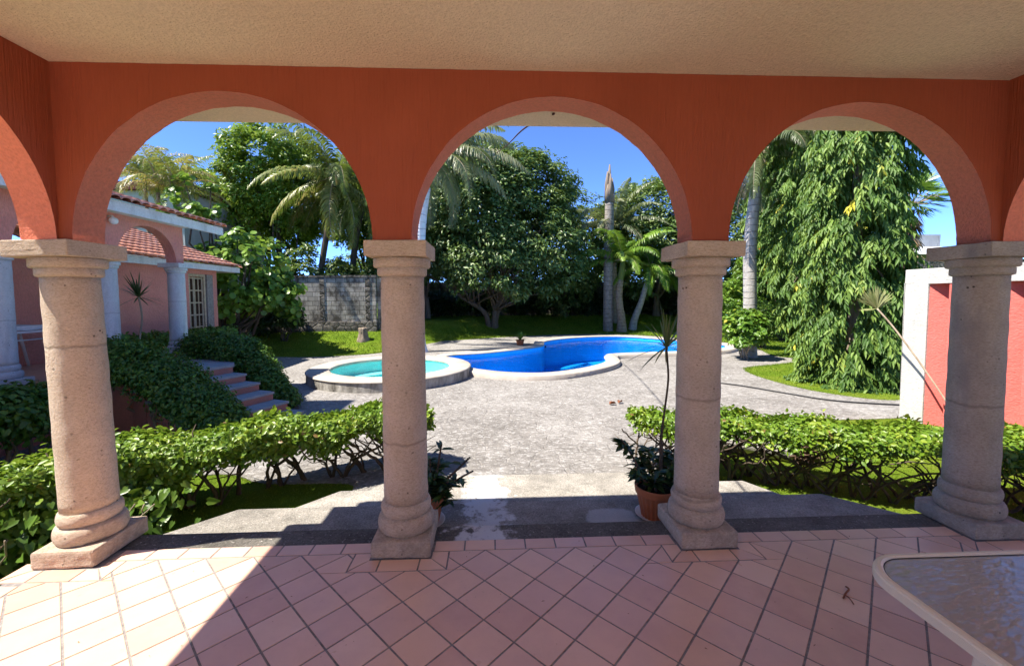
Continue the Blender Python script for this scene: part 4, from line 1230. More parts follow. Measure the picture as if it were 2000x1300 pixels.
def potted():
    rng = random.Random(9)
    # right: terracotta pot with dracaena
    x, y, z = 1.30, 3.19, -.15
    root = thing('potted_plant', 'ribbed terracotta pot with fleshy plants and one tall thin dracaena', 'potted plant', (x, y, z), 'potted plants on the step')
    pot_mesh(root, x, y, z+.006, .25, .165, .115)
    F = Fol(); b = MB(); zt = z+.23
    tips = [((x-.29,y+.0,zt+.40),1.0),((x-.20,y-.1,zt+.20),1.1),((x-.10,y+.1,zt+.22),1.3),((x+.05,y-.10,zt+.20),1.4),((x+.14,y+.05,zt+.26),1.4),((x+.18,y-.06,zt+.14),1.3),((x-.02,y+.12,zt+.27),1.2),((x-.05,y-.12,zt+.12),1.3),((x+.1,y+.14,zt+.2),1.2),((x-.15,y+.02,zt+.12),1.2)]
    for tp, dn in tips:
        fleshy(F, b, (x+(tp[0]-x)*.3, y+(tp[1]-y)*.3, zt-.02), [(tp, dn)], rng)
    F.build('fleshy_leaves', M['leaf_pot'], root); b.build('stems', M['bark_dark'], root)
    b = MB()
    st = smooth_path([(x+.04,y+.02,zt-.03),(x+.045,y+.03,.35),(x+.05,y+.04,.50),(x+.085,y+.06,.72),(x+.115,y+.08,.93),(x+.11,y+.09,1.08),(x+.10,y+.09,1.19)], 6)
    n = len(st); b.tube(st, [.019-.011*min(1, k/(n*.45)) if k < n*.45 else .008 for k in range(n)], 8)
    b.build('cane', M['bark_dark'], root)
    F = Fol(); rosette(F, st[-1], 30, .34, .020, random.Random(21), (-.55,1.45), bend=.55, tint=(.3,1)); F.build('sword_leaves', M['leaf_spiky'], root)
    # left: half hidden behind the second column
    x, y = -.535, 3.18
    root = thing('potted_plant', 'terracotta pot with thorny bare stems beside the second column', 'potted plant', (x, y, z), 'potted plants on the step')
    pot_mesh(root, x, y, z+.006, .25, .165, .115)
    F = Fol(); b = MB()
    for tp, dn in [((x+.14,y+.02,.46),.35),((x+.36,y-.02,.37),.10),((x+.385,y+.0,.255),.16),((x+.05,y+.0,.36),1.2),((x+.20,y-.06,.20),1.4),((x+.24,y+.05,.16),1.5),((x+.16,y-.1,.12),1.6),((x-.1,y+.05,.3),1.3),((x+.12,y+.1,.28),1.5),((x-.2,y,.2),1.3),((x+.22,y,.02),1.2),((x+.1,y-.05,.22),1.5)]:
        fleshy(F, b, (x+(tp[0]-x)*.25, y+(tp[1]-y)*.25, zt-.02), [(tp, dn)], rng, .10, .034)
    F.build('fleshy_leaves', M['leaf_pot'], root); b.build('stems', M['bark_dark'], root)
    # small pot beside the pool
    x, y, z = 1.28, 18.85, YARD+.012
    root = thing('potted_plant', 'small terracotta pot with a bushy yellow-green plant beside the pool', 'potted plant', (x, y, z))
    pot_mesh(root, x, y, z, .24, .19, .14, False, False)
    F = Fol(); rosette(F, (x, y, z+.22), 60, .46, .035, rng, (.1,1.45), bend=.7, tint=(.3,1)); F.build('sword_leaves', M['leaf_young'], root)
    # porch dracaena
    x, y, z = -7.0, 8.62, F0+.02
    root = thing('potted_plant', 'spiky dracaena on a thin stem in a low bowl on the porch', 'potted plant', (x, y, z))
    b = MB(); b.lathe(x, y, [(.13,z),(.22,z+.10),(.24,z+.155),(.22,z+.16),(.20,z+.13),(.01,z+.12)], 32); b.build('bowl', M['terracotta'], root)
    b = MB(); b.tube(smooth_path([(x,y,z+.1),(x-.02,y,z+.5),(x+.01,y+.04,z+.9),(x-.02,y+.02,z+1.32)], 5), .016, 8); b.build('stem', M['bark_pale'], root)
    F = Fol(); rosette(F, (x-.02, y+.02, z+1.32), 46, .48, .035, rng, (-.7,1.5), bend=.35, tint=(0,.5)); F.build('sword_leaves', M['leaf_spiky'], root)
potted()

def fan_leaf(F, hub, axis, normal, R, n=34, spread=1.25, tint=(.2,1), w=.03):
    hub, axis, normal = Vector(hub), Vector(axis).normalized(), Vector(normal).normalized()
    side = axis.cross(normal).normalized()
    for i in range(n):
        a = -spread+2*spread*i/(n-1)
        d = (axis*math.cos(a)+side*math.sin(a)+normal*random.uniform(-.12,.12)).normalized()
        s = d.cross(normal).normalized(); L = R*(1-.18*abs(a)/spread)*random.uniform(.92,1.05)
        p1 = hub+d*L*.55; p2 = hub+d*L-Vector((0,0,.06*L*random.random()))
        V = np.array([[tuple(hub-s*w*.12), tuple(hub+s*w*.12), tuple(p1+s*w*.5+normal*.006), tuple(p2), tuple(p1-s*w*.5-normal*.006)]])
        F.add(V, [(0,1,2,3,4)], np.array([random.uniform(*tint)]))
def fan_plant():
    root = thing('fan_palm_seedling', 'single pale fan leaf on a long leaning stalk by the white wall', 'plant', (7.0, 6.0, YARD))
    b = MB(); st = smooth_path([(7.05,5.75,YARD-.03),(7.13,6.05,-.25),(7.12,6.5,.35),(7.02,6.95,1.0),(6.93,7.22,1.36)], 6)
    b.tube(st, .014, 8); b.build('stalk', M['bark_pale'], root)
    F = Fol(); fan_leaf(F, st[-1], (-.25,.1,1), (-.3,-.9,.1), .44, 26, .8, (.2,.9), .03)
    fan_leaf(F, st[-1], (-1,.1,-.1), (0,-.3,1), .35, 3, .25, (.3,.8), .02); fan_leaf(F, st[-1], (1,.2,.7), (0,-.8,.3), .5, 4, .2, (.3,.8), .025)
    F.build('fan_leaf', M['leaf_fan'], root)
    b = MB()
    for x, y, dx, dy, h in ((7.1,5.75,-.05,.28,.9),(6.95,5.6,-.25,.1,.55)):
        b.tube(smooth_path([(x,y,YARD-.03),(x+dx*.4,y+dy*.4,YARD+h*.5),(x+dx,y+dy,YARD+h)], 5), .010, 6)
    b.build('side_stalk', M['bark_pale'], root)
fan_plant()

# fallen log behind the right hedge
root = thing('fallen_log', 'pale fallen palm log with its fibrous root ball behind the right hedge', 'log', (3.5, 5.6, YARD))
b = MB(); pth = smooth_path([(2.75,6.0,-.43),(3.2,5.75,-.43),(3.65,5.5,-.44),(4.0,5.33,-.46)], 6); b.tube(pth, [.15]*8+[.155]*5+[.17]*3+[.18]*(len(pth)-16), 16)
b.build('trunk', M['palm_grey'], root)
b = MB(); rr = random.Random(2)
for k in range(130):
    a = rr.random()*2*PI; e = rr.gauss(0,.55)
    d = Vector((.8*math.cos(e), -.45*math.cos(e), math.sin(e)))+Vector((rr.gauss(0,.5), rr.gauss(0,.5), rr.gauss(0,.5)))
    p = Vector((4.0+rr.gauss(0,.08), 5.33+rr.gauss(0,.08), -.43+rr.gauss(0,.09)))
    q = p+d.normalized()*rr.uniform(.18,.36); q.z = max(q.z, YARD+.01)
    b.tube(wob(p, q, 4, .04, rr), [.014,.011,.008,.004], 5)
b.build('root_ball', M['root'], root)

# hose across the path, stake, stump, litter
b = MB(); b.tube(smooth_path([(4.9,10.6,YARD+.03),(5.9,9.9,YARD+.03),(6.5,9.0,YARD+.03),(7.0,8.3,YARD+.03),(7.7,7.95,YARD+.03),(9.0,7.6,YARD+.03)], 8), .016, 6)
tag(b.build('garden_hose', M['black']), 'thin dark hose lying across the flagstones on the right', 'hose')
b = MB(); b.tube([(10.72,16.6,.22),(11.2,17.2,-.12),(11.83,17.94,YARD-.02)], .02, 8)
tag(b.build('garden_stake', M['white_paint']), 'thin white stake leaning by the grey palm trunk', 'stake')
b = MB(); rr = random.Random(4)
prof = [(.30,-.25),(.24,-.05),(.19,.10),(.175,.30),(.17,.42),(.09,.40),(.02,.36)]
zz = float(tz(-5.9, 18.2)); b.lathe(-5.45, 17.9, [(r_, zz+h_) for r_, h_ in prof], 20)
tag(b.build('tree_stump', M['bark'], None, rough=.05, sub=1), 'short brown tree stump on the lawn before the block wall', 'stump')
b = MB(); rr = random.Random(6)
b.tube(smooth_path([(1.845,2.045,.006),(1.88,2.07,.012),(1.915,2.09,.02),(1.925,2.12,.012)], 4), .0045, 5); b.tube(smooth_path([(1.87,2.065,.01),(1.868,2.03,.012),(1.862,2.0,.006)], 4), .003, 5)
tag(b.build('fallen_twig', M['drygrass']), 'forked brown twig lying on the terrace tiles', 'twig')
F = Fol(); r = np.random.default_rng(3)
n = 110; P = np.stack([r.uniform(-2.2,3.0,n), r.uniform(.9,2.6,n), np.full(n, .004)], 1)
leaf(F, P, np.stack([r.normal(size=n), r.normal(size=n), np.full(n,.05)], 1), np.tile([0,0,1.0], (n,1)), .004+.022*r.random(n)**3, .003+.004*r.random(n), r.random(n)*.3, 'd')
tag(F.build('leaf_litter', M['drygrass']), 'tiny dry leaf crumbs scattered on the tiles', 'litter', kind='stuff')
for x, y, dx, lab in ((2.35,8.2,.3,'curled brown dry leaf, the left one of two on the sunny flagstones'),(2.56,8.28,1.,'curled brown dry leaf, the right one of two on the sunny flagstones')):
    F = Fol(); leaf(F, np.array([(x,y,YARD+.03)]), np.array([(1,dx,.2)]), np.array([(0,.2,1.0)]), .16, .10, np.array([.5]), 'o', .5)
    tag(F.build('dry_leaf', M['drygrass']), lab, 'leaf', 'dry leaves on the flagstones')

# ------------------------------------------------------------------ trees
def tree(name, label, base, height, crown_c, crown_r, mat, n=260, per=46, L=.22, W=.10, seed=1, trunk_r=.22, bark='bark', cat='tree', group=None, low=-.55, kind='d', clump=.55, limbs=9, inner=.25, droop=.3, amp=.28, forks=None, flat=.7):
    root = thing(name, label, cat, base, group)
    C = lumpy_shell(n, crown_c, crown_r, 11, inner, seed, low, amp)
    rr = random.Random(seed)
    F = Fol(); R = np.array([clump*rr.uniform(.6,1.25) for _ in range(len(C))])
    clump_leaves(F, C, R, per, L, W, crown_c, kind, droop=droop, flat=flat)
    F.build('crown', M[mat], root)
    b = MB(); bs = Vector(base); cc = Vector(crown_c)
    starts = forks or [(0, 0)]
    for dx, dy in starts:
        top = cc+Vector((dx*3, dy*3, -crown_r[2]*.25))
        fork = bs.lerp(top, .45)+Vector((dx*1.2, dy, 0))
        p = smooth_path([bs+Vector((dx*.25, dy*.25, -.25)), bs+Vector((dx*.6, dy*.6, (fork.z-bs.z)*.4)), fork, top], 6); m = len(p)
        k = 1/math.sqrt(len(starts))
        b.tube(p, [trunk_r*k*(1.35 if q == 0 else 1.08 if q < 3 else 1-.75*q/(m-1)) for q in range(m)], 10)
        for q in range(limbs):
            s = p[rr.randrange(m//3, m)]; e = Vector(C[rr.randrange(len(C))])
            r0 = trunk_r*.38*k
            b.tube(wob(s, e, 6, .35, rr), [r0, r0*.8, r0*.62, r0*.46, r0*.3, r0*.14], 6)
    b.build('trunk', M[bark], root)
    return root

# centre dark tree over the pool lawn
tree('broad_tree', 'large dark broad-crowned tree with forked trunk behind the pool', (.05,25.4,-.25), 10, (-.1,25.6,6.4), (5.2,3.6,5.5), 'leaf_dark', 860, 74, .27, .125, 41, .34, 'bark_mid', low=-.84, clump=.66, amp=.5, limbs=26, inner=.3, forks=[(-.9,.1),(.25,.0),(.55,.4)])
tree('leafy_tree', 'tall rounded yellow-green tree behind the block wall', (-11.9,24,.1), 10, (-11.9,24.3,7.6), (3.1,2.6,3.6), 'leaf_mango', 380, 60, .26, .11, 43, .25, 'bark_dark', low=-.8, clump=.52, amp=.4)
tree('leafy_tree', 'bright green crown rising behind the dark red eave', (-18.4,28,.0), 9, (-18.3,28,7.4), (2.9,2.5,2.6), 'leaf_mango', 230, 56, .26, .12, 44, .22, 'bark_dark', low=-.7, clump=.5, amp=.4)
tree('leafy_tree', 'low yellow-green crown between the red eave and the tall tree', (-14.9,29,.0), 8, (-15.0,29,6.4), (3.2,2.4,3.0), 'leaf_mango', 200, 54, .26, .12, 45, .2, 'bark_dark', low=-.8, clump=.5)
tree('leafy_tree', 'yellow-green tree filling in behind the coconut palm', (-8.4,29,.2), 9, (-8.4,29,7.7), (2.9,2.6,3.7), 'leaf_mango', 330, 52, .27, .12, 46, .25, 'bark_dark', low=-.8, clump=.55)
tree('leafy_tree', 'dense pale green tree behind the young palms on the right', (11.6,29,.2), 9, (11.7,28.8,5.5), (4.0,2.8,4.0), 'leaf_dark', 480, 56, .28, .13, 47, .28, 'bark', low=-.9, clump=.58)
tree('leafy_tree', 'dark green tree behind the third column', (16.6,30,.1), 9, (16.8,30,5.4), (3.2,2.8,4.6), 'leaf_dark', 380, 50, .28, .12, 48, .26, 'bark', low=-.9, clump=.58)
tree('leafy_tree', 'dark tree standing left of the broad tree behind the white palm', (-4.2,27.5,.1), 8, (-4.8,27.5,6.9), (3.4,2.4,5.6), 'leaf_dark', 420, 52, .27, .12, 49, .22, 'bark', low=-.9, clump=.55)
tree('leafy_tree', 'dark tree filling between the broad tree and the broken palm', (5.2,29.3,.2), 8, (5.2,29.2,4.6), (3.0,2.2,4.3), 'leaf_dark', 300, 50, .26, .115, 50, .22, 'bark', low=-.9, clump=.55)
for k, (x, y, h, rx, lab) in enumerate(((-24,36,7,4.5,'distant bushy tree far left beyond the red roof'),(-9.5,40,7.5,4.5,'distant tree seen under the coconut palm'),(1.5,42,8,5,'distant tree behind the broad dark tree'),(14,40,7,5,'distant tree beyond the far block wall'),(25,34,6.5,4.5,'distant tree behind the mast trees'),(33,42,7,4.5,'distant tree by the pale shed'))):
    tree('background_tree', lab, (x,y,-.3), h, (x,y,h*.55), (rx,3,h*.52), 'leaf_dark', 210, 40, .36, .17, 60+k, .3, 'bark_dark', low=-.9, clump=.75, group='distant trees')

def bush(label, c, r, mat, n, per, L, W, seed, zg, cat='shrub', group=None, kind='d', name='shrub', bark='bark_dark', low=-.4, clump=.3):
    root = thing(name, label, cat, (c[0], c[1], zg), group)
    C = lumpy_shell(n, c, r, 8, .35, seed, low, .35); C[:,2] = np.maximum(C[:,2], zg+.12)
    F = Fol(); clump_leaves(F, C, clump*(min(r)/.8+.4)*.6, per, L, W, c, kind); F.build('foliage', M[mat], root)
    b = MB(); rr = random.Random(seed)
    for q in range(7):
        e = Vector(C[rr.randrange(len(C))]); b.tube(wob((c[0]+rr.uniform(-.15,.15), c[1]+rr.uniform(-.15,.15), zg-.1), e, 6, .1, rr), [.03,.026,.022,.018,.012,.007], 6)
    b.build('stems', M[bark], root)
    return root

# sea grape with round leaves beside the house
root = thing('sea_grape', 'sea grape tree with large round bright leaves beside the lattice door', 'tree', (-10.0, 15.6, -.5))
F = Fol()
C = np.concatenate([lumpy_shell(135, (-9.5,15.8,2.15), (2.2,1.3,1.65), 9, .2, 71, -.75, .4), lumpy_shell(13, (-10.6,15.6,4.9), (.75,.8,1.3), 7, .2, 72, -.7, .5), lumpy_shell(40, (-8.1,16.0,1.7), (1.1,.9,1.0), 6, .2, 73, -.8, .4)])
clump_leaves(F, C, .32, 20, .185, .185, (-9.8,16.6,2.4), 'r', up=.5, out=.9, droop=.1, shell=.4); F.build('crown', M['leaf_seagrape'], root)
b = MB(); rr = random.Random(71)
for q in range(26):
    e = Vector(C[rr.randrange(len(C))]); s = Vector((-10.0+rr.uniform(-.3,.3), 15.8, -.6)); b.tube(wob(s, e, 7, .3, rr), [.09,.075,.06,.05,.035,.025,.012], 7)
b.build('trunk', M['bark_dark'], root)

# ------------------------------------------------------------------ palms
def frond(F, b, base, az, el, L, bend, rng, nl=44, wl=.035, ll=.55, droop=.9, tint=(.2,.8), twist=0.0, vee=.5, rr=.02):
    """one pinnate frond; leaflets hang from an arching midrib"""
    p = Vector(base); n = 22; pts = [p.copy()]; dirs = []
    e = el
    for k in range(n):
        d = Vector((math.cos(az)*math.cos(e), math.sin(az)*math.cos(e), math.sin(e)))
        dirs.append(d); p = p+d*L/n; pts.append(p.copy())
        e -= bend/n*(0.5+1.1*k/n); az += twist/n
    if b is not None:
        b.tube(pts, [rr*(1-.85*k/n) for k in range(n+1)], 5)
    A = np.array([tuple(q) for q in pts]); Dd = np.array([tuple(q) for q in dirs+[dirs[-1]]])
    t = np.linspace(.10, 1, nl); f = t*n; i = np.minimum(f.astype(int), n-1); fr = (f-i)[:,None]
    P = A[i]*(1-fr)+A[i+1]*fr; T = unit(Dd[i])
    S0 = unit(np.cross(T, np.array([0,0,1.0])+1e-4)); U = unit(np.cross(S0, T))
    env = np.sin(np.clip(t*.86+.13, 0, 1)*PI)**.55*(1-.25*t)
    for sg in (-1, 1):
        jit = np.array([[rng.gauss(0,.10) for _ in range(3)] for _ in range(nl)])
        d1 = unit(S0*sg*.85+T*(.45+.35*t[:,None])+U*vee*.5+jit)
        l = (ll*env*np.array([rng.uniform(.85,1.1) for _ in range(nl)]))[:,None]
        dr = (droop*np.array([rng.uniform(.7,1.2) for _ in range(nl)]))[:,None]
        dn = np.array([0,0,-1.0])[None,:]
        d2 = unit(d1+dn*dr*.8); d3 = unit(d1+dn*dr*2.0)
        p1 = P+d1*l*.33; p2 = p1+d2*l*.33; p3 = p2+d3*l*.34
        w = np.cross(T, d1); w = unit(w*.35+T*.9)*wl*.5
        V = np.stack([P-w*.5, P+w*.5, p1+w, p2+w*.75, p3, p2-w*.75, p1-w], 1)
        tt = np.clip(rng.uniform(*tint)+np.array([rng.gauss(0,.08) for _ in range(nl)]), 0, 1)
        F.add(V, [(0,1,2,6), (6,2,3,5), (5,3,4)], tt)

def palm(name, label, base, pts, radii, bark, fronds, mat, shaft=None, group=None, cat='palm', rib='bark_pale', dry=None):
    """pts trunk path from base to crown; fronds list of dict"""
    root = thing(name, label, cat, base, group)
    b = MB(); P = smooth_path(pts, 7); n = len(P); R = np.interp(np.linspace(0,1,n), np.linspace(0,1,len(radii)), radii)
    b.tube(P, list(R), 16); b.build('trunk', M[bark], root)
    top = P[-1]
    if shaft:
        b = MB(); d = (P[-1]-P[-3]).normalized(); b.tube([top-d*.02, top+d*shaft*.4, top+d*shaft*.8, top+d*shaft], [R[-1]*1.02, R[-1]*1.12, R[-1]*.8, R[-1]*.35], 14)
        b.build('crownshaft', M['palm_green'], root); top = top+d*shaft*.9
    F = Fol(); rb = MB()
    for fr in fronds: frond(F, rb, top+Vector((math.cos(fr['az']), math.sin(fr['az']), 0))*.06, **fr)
    F.build('fronds', M[mat], root); rb.build('midribs', M[rib], root)
    if dry:
        F = Fol(); rb = MB()
        for fr in dry: frond(F, rb, top+Vector((math.cos(fr['az']), math.sin(fr['az']), -1.5))*.08, **fr)
        F.build('dry_fronds', M['leaf_dry'], root); rb.build('dry_midribs', M['bark_pale'], root)
    return root

def ring_fronds(n, rng, el, L, bend, **kw):
    out = []
    for k in range(n):
        f = dict(az=2*PI*(k*.382+rng.uniform(-.03,.03)), el=rng.uniform(*el), L=L*rng.uniform(.85,1.12), bend=rng.uniform(*bend), rng=rng, tint=kw.get('tint', (.2,.8)))
        f.update({k2: v for k2, v in kw.items() if k2 != 'tint'}); out.append(f)
    return out
rng = random.Random(77)
# coconut palm behind the block wall
palm('coconut_palm', 'coconut palm with drooping yellowing fronds behind the block wall', (-8.4,21.5,.2), [(-8.6,21.5,-.2),(-8.6,21.5,2.5),(-8.2,21.5,5.0),(-7.75,21.5,7.6)], [.20,.15,.14,.13], 'bark_dark',
     ring_fronds(13, rng, (.1,1.3), 4.3, (1.0,1.9), nl=64, wl=.075, ll=.95, droop=1.0, tint=(.05,.55))+ring_fronds(15, rng, (-.8,.25), 3.9, (.8,1.6), nl=60, wl=.075, ll=.95, droop=1.4, tint=(.35,1.0)), 'leaf_coco')
palm('coconut_palm', 'second coconut palm with a dark trunk just right of the first', (-7.5,23.2,.2), [(-7.6,23.2,-.2),(-7.6,23.2,2.5),(-7.3,23.2,5.0),(-6.9,23.2,6.6)], [.22,.17,.16,.15], 'bark_dark',
     ring_fronds(18, rng, (-.4,1.3), 3.4, (1.2,2.4), nl=50, wl=.055, ll=.9, droop=1.2, tint=(.0,.5)), 'leaf_coco')
# clump of yellowish palms over the house roof
for k, (x, y, z, lab) in enumerate(((-12.6,16.6,5.4,'yellowish areca palm crown above the upper clay roof'),(-13.6,17.3,5.7,'dry looking areca palm at the arch edge over the roof'),(-11.6,16.2,4.9,'areca palm with brown tips right of the yellowish one'))):
    palm('areca_palm', lab, (x,y,-.5), [(x,y,-.7),(x+.1,y,2),(x,y,z+.2)], [.09,.07,.06], 'palm_brown',
         ring_fronds(15, rng, (-.1,1.45), 1.9, (1.0,2.2), nl=34, wl=.04, ll=.55, droop=.8, tint=(.3,1.0)), 'leaf_coco', .5, 'areca palms over the house roof')
# white-trunked royal palm behind the second column
palm('royal_palm', 'royal palm with whitewashed trunk standing just behind the spa', (-2.81,16.75,YARD), [(-2.81,16.75,-.75),(-2.86,16.75,-.2),(-2.9,16.75,1.2),(-2.75,16.75,4.2),(-2.5,16.75,5.9)], [.33,.21,.185,.17,.14], 'palm_white',
     ring_fronds(19, rng, (-.3,1.3), 3.6, (1.2,2.3), nl=72, wl=.055, ll=.8, droop=1.2, tint=(.1,.9), vee=.3)+[dict(az=a_, el=e_, L=l_, bend=b_, rng=rng, nl=84, wl=.06, ll=1.05, droop=1.6, tint=(.45,.95), vee=.1) for a_, e_, l_, b_ in ((-.25,.30,4.1,1.25),(-.9,-.55,2.6,.9),(.35,.85,3.9,1.5),(-.05,.0,3.4,1.2))], 'leaf_royal', 1.2)
# broken palm
root = thing('dead_palm', 'tall dead palm trunk with a split top beside the young palms', 'palm trunk', (7.25,25.6,YARD), None)
b = MB(); P = smooth_path([(7.25,25.6,-.8),(7.2,25.6,.0),(7.2,25.6,2.5),(7.22,25.6,5.0),(7.25,25.6,7.4)], 7); b.tube(P, list(np.interp(np.linspace(0,1,len(P)), [0,.1,.3,.7,1], [.46,.31,.29,.30,.27])), 18); b.build('trunk', M['palm_dead'], root)
b = MB()
for a, h, r in ((.2,1.5,.13),(1.4,2.35,.12),(2.6,1.9,.13),(3.7,1.1,.13),(4.7,1.7,.12),(5.6,.9,.13)):
    c = Vector((7.25+.17*math.cos(a), 25.6+.17*math.sin(a), 7.3)); b.tube([c, c+Vector((0,0,h*.6)), c+Vector((-.03*math.cos(a),-.03*math.sin(a),h))], [r*1.25, r*1.1, r*.35], 7)
b.build('split_top', M['bark'], root)
# young palms right of it
palm('young_palm', 'young palm with bright arching fronds in front of the dead trunk', (7.95,25.2,YARD), [(7.95,25.2,-.8),(7.92,25.2,.2),(7.75,25.2,1.5),(7.85,25.2,2.6)], [.36,.25,.22,.17], 'palm_brown',
     ring_fronds(18, rng, (-.1,1.25), 3.5, (1.0,1.8), nl=60, wl=.085, ll=.85, droop=.9, tint=(.2,1)), 'leaf_young', 1.3, 'young palms by the pool')
palm('young_palm', 'young palm with a curved leaning trunk, right of the pair', (9.0,26.0,YARD), [(8.85,26.0,-.8),(9.0,26,.1),(9.45,26,1.3),(9.75,26,2.4)], [.32,.22,.18,.13], 'palm_grey',
     ring_fronds(17, rng, (-.2,1.2), 3.2, (1.1,1.9), nl=56, wl=.08, ll=.8, droop=1.1, tint=(.0,.7)), 'leaf_young', 1.2, 'young palms by the pool')
palm('royal_palm', 'grey-green palm crown high behind the dead trunk', (8.3,27.3,YARD), [(8.2,27.3,-.8),(8.1,27.3,2),(8.0,27.3,5.0)], [.25,.2,.16], 'palm_grey',
     ring_fronds(26, rng, (-.4,1.35), 3.9, (.9,1.8), nl=60, wl=.075, ll=.8, droop=1.1, tint=(.1,.9)), 'leaf_royal', 1.3)
# royal palm on the right
palm('royal_palm', 'royal palm with smooth grey ringed trunk in front of the mast trees', (9.25,14.5,YARD), [(9.22,14.5,-.75),(9.22,14.5,-.1),(9.2,14.5,1.2),(9.15,14.5,3.5),(9.3,14.5,5.4)], [.30,.22,.22,.215,.18], 'palm_grey',
     ring_fronds(18, rng, (-.3,1.3), 3.3, (1.4,2.4), nl=64, wl=.06, ll=.75, droop=1.4, tint=(.1,.9), vee=.3), 'leaf_royal', 1.3,
     dry=ring_fronds(5, rng, (-1.2,-.8), 1.7, (.2,.5), nl=26, wl=.04, ll=.5, droop=1.5, tint=(.2,.9)))
# fan palm with a beard of dead leaves
root = thing('fan_palm', 'slender fan palm with a hanging beard of dead leaves by the stone wall', 'palm', (17.75, 17.2, -.5))
b = MB(); b.tube(smooth_path([(17.75,17.2,-.7),(17.7,17.2,2.5),(17.85,17.2,5.2)], 6), .11, 10); b.build('trunk', M['bark_dark'], root)
F = Fol(); rb = MB(); hub = Vector((17.85,17.2,5.4))
for k in range(30):
    a = k*2.4; e = rng.uniform(-.5,1.3); d = Vector((math.cos(a)*math.cos(e), math.sin(a)*math.cos(e), math.sin(e)))
    q = hub+d*rng.uniform(.7,1.1); rb.tube([hub, hub+d*.5, q], .016, 5)
    fan_leaf(F, q, d+Vector((0,0,-.25)), d.cross(Vector((0,0,1))).cross(d)+Vector((.1,-.4,0)), .75, 22, 1.5, (.2,.8), .06)
F.build('fan_leaves', M['leaf_young'], root); rb.build('leaf_stalks', M['bark_pale'], root)
F = Fol()
for k in range(26):
    a = k*2.4; z = 5.2-1.7*rng.random(); q = Vector((17.83+.15*math.cos(a), 17.2+.15*math.sin(a), z))
    fan_leaf(F, q, Vector((.45*math.cos(a), .45*math.sin(a), -1)), Vector((math.cos(a), math.sin(a), .4)), .75, 12, .5, (.0,1), .05)
F.build('dead_leaves', M['leaf_dry'], root)

# ------------------------------------------------------------------ mast trees with hanging leaves
def mast_tree(label, x, y, zg, zt, prof, n, L, W, seed, trunk=(.18,.1), group='weeping mast trees', nspray=12):
    """prof: list of (z fraction, radius)"""
    root = thing('mast_tree', label, 'tree', (x, y, zg), group)
    r = np.random.default_rng(seed); F = Fol()
    z = zg+(zt-zg)*r.random(n); R = np.interp((z-zg)/(zt-zg), [p[0] for p in prof], [p[1] for p in prof])
    az = r.random(n)*2*PI
    keep = (np.sin(az*4+z*2.3+seed)+np.sin(az*7-z*3.7)+.8*np.sin(z*6.1+az*2)+r.normal(size=n)*.35) > -.45
    z, R, az = z[keep], R[keep], az[keep]; n = len(z)
    bul = 1+.12*np.sin(az*3+z*1.9)+.10*np.sin(az*5-z*3.1)+.08*np.sin(z*5.3+az)
    rad = R*bul*np.where(r.random(n) < .75, .82+.22*r.random(n), .35+.5*r.random(n))
    o = np.stack([np.cos(az), np.sin(az), 0*az], 1)
    A = np.stack([x+o[:,0]*rad, y+o[:,1]*rad, z], 1)          # start of each hanging spray
    dirn = unit(o*(.55+.3*r.random(n))[:,None]+np.stack([r.normal(size=n)*.3, r.normal(size=n)*.3, -(.55+.5*r.random(n))], 1))
    sl = (.28+.28*r.random(n))
    tc = np.clip(.08+.62*r.random(n)**1.3+.6*(r.random(n) < .03), 0, 1)
    idx = np.repeat(np.arange(n), nspray); m = len(idx); f = np.tile(np.linspace(.1,1,nspray), n)
    P = A[idx]+dirn[idx]*(sl[idx]*f)[:,None]; P[:,2] -= .10*f*f; P[:,2] = np.maximum(P[:,2], zg+.08)
    S = unit(np.cross(dirn[idx], np.array([0,0,1.0]))); sg = np.where(np.tile(np.arange(nspray), n) % 2 == 0, 1, -1)[:,None]
    D = unit(dirn[idx]*.6+S*sg*.5+np.array([0,0,-.5])+r.normal(size=(m,3))*.22)
    N = unit(o[idx]*.55+np.array([-.25,-.1,.85])+S*sg*.3+r.normal(size=(m,3))*.3)
    k = .7+.5*r.random(m)
    leaf(F, P, D, N, L*k, W*k, np.clip(tc[idx]+.2*r.random(m)-.05, 0, 1), 'd', .2, .25)
    F.build('crown', M['leaf_mast'], root)
    b = MB(); b.tube(smooth_path([(x,y,zg-.2),(x+.05,y,zg+1.5),(x,y,zg+(zt-zg)*.6),(x,y,zt-.4)], 6), list(np.interp(np.linspace(0,1,19), [0,.06,.3,1], [trunk[0]*1.5, trunk[0], trunk[0]*.85, trunk[1]*.4])), 10)
    rr = random.Random(seed)
    for q in range(40):
        zz = zg+.8+(zt-zg-1)*rr.random(); a = rr.random()*2*PI; Rr = np.interp((zz-zg)/(zt-zg), [p[0] for p in prof], [p[1] for p in prof])*.8
        b.tube(smooth_path([(x,y,zz),(x+Rr*.6*math.cos(a), y+Rr*.6*math.sin(a), zz+.1),(x+Rr*math.cos(a), y+Rr*math.sin(a), zz-.3)], 4), [.03]*5+[.02]*4, 5)
    b.build('trunk', M['bark'], root)
mast_tree('nearest mast tree hanging to the lawn beside the white wall', 8.92, 9.95, YARD, 9.0, [(0,.85),(.08,.95),(.2,.78),(.45,.76),(.7,.80),(1,.4)], 5200, .19, .058, 81)
mast_tree('mast tree filling the gap just behind the nearest one', 10.7, 13.3, YARD, 11.0, [(0,.05),(.10,.5),(.2,1.0),(.5,1.25),(.8,1.1),(1,.4)], 3600, .22, .07, 84, (.2,.12))
mast_tree('mast tree with exposed trunk foot behind the nearest one', 14.95, 19.1, -.42, 14.5, [(0,.05),(.085,.25),(.12,1.2),(.2,1.85),(.5,2.2),(.8,1.9),(1,.6)], 4200, .29, .095, 82, (.32,.2))
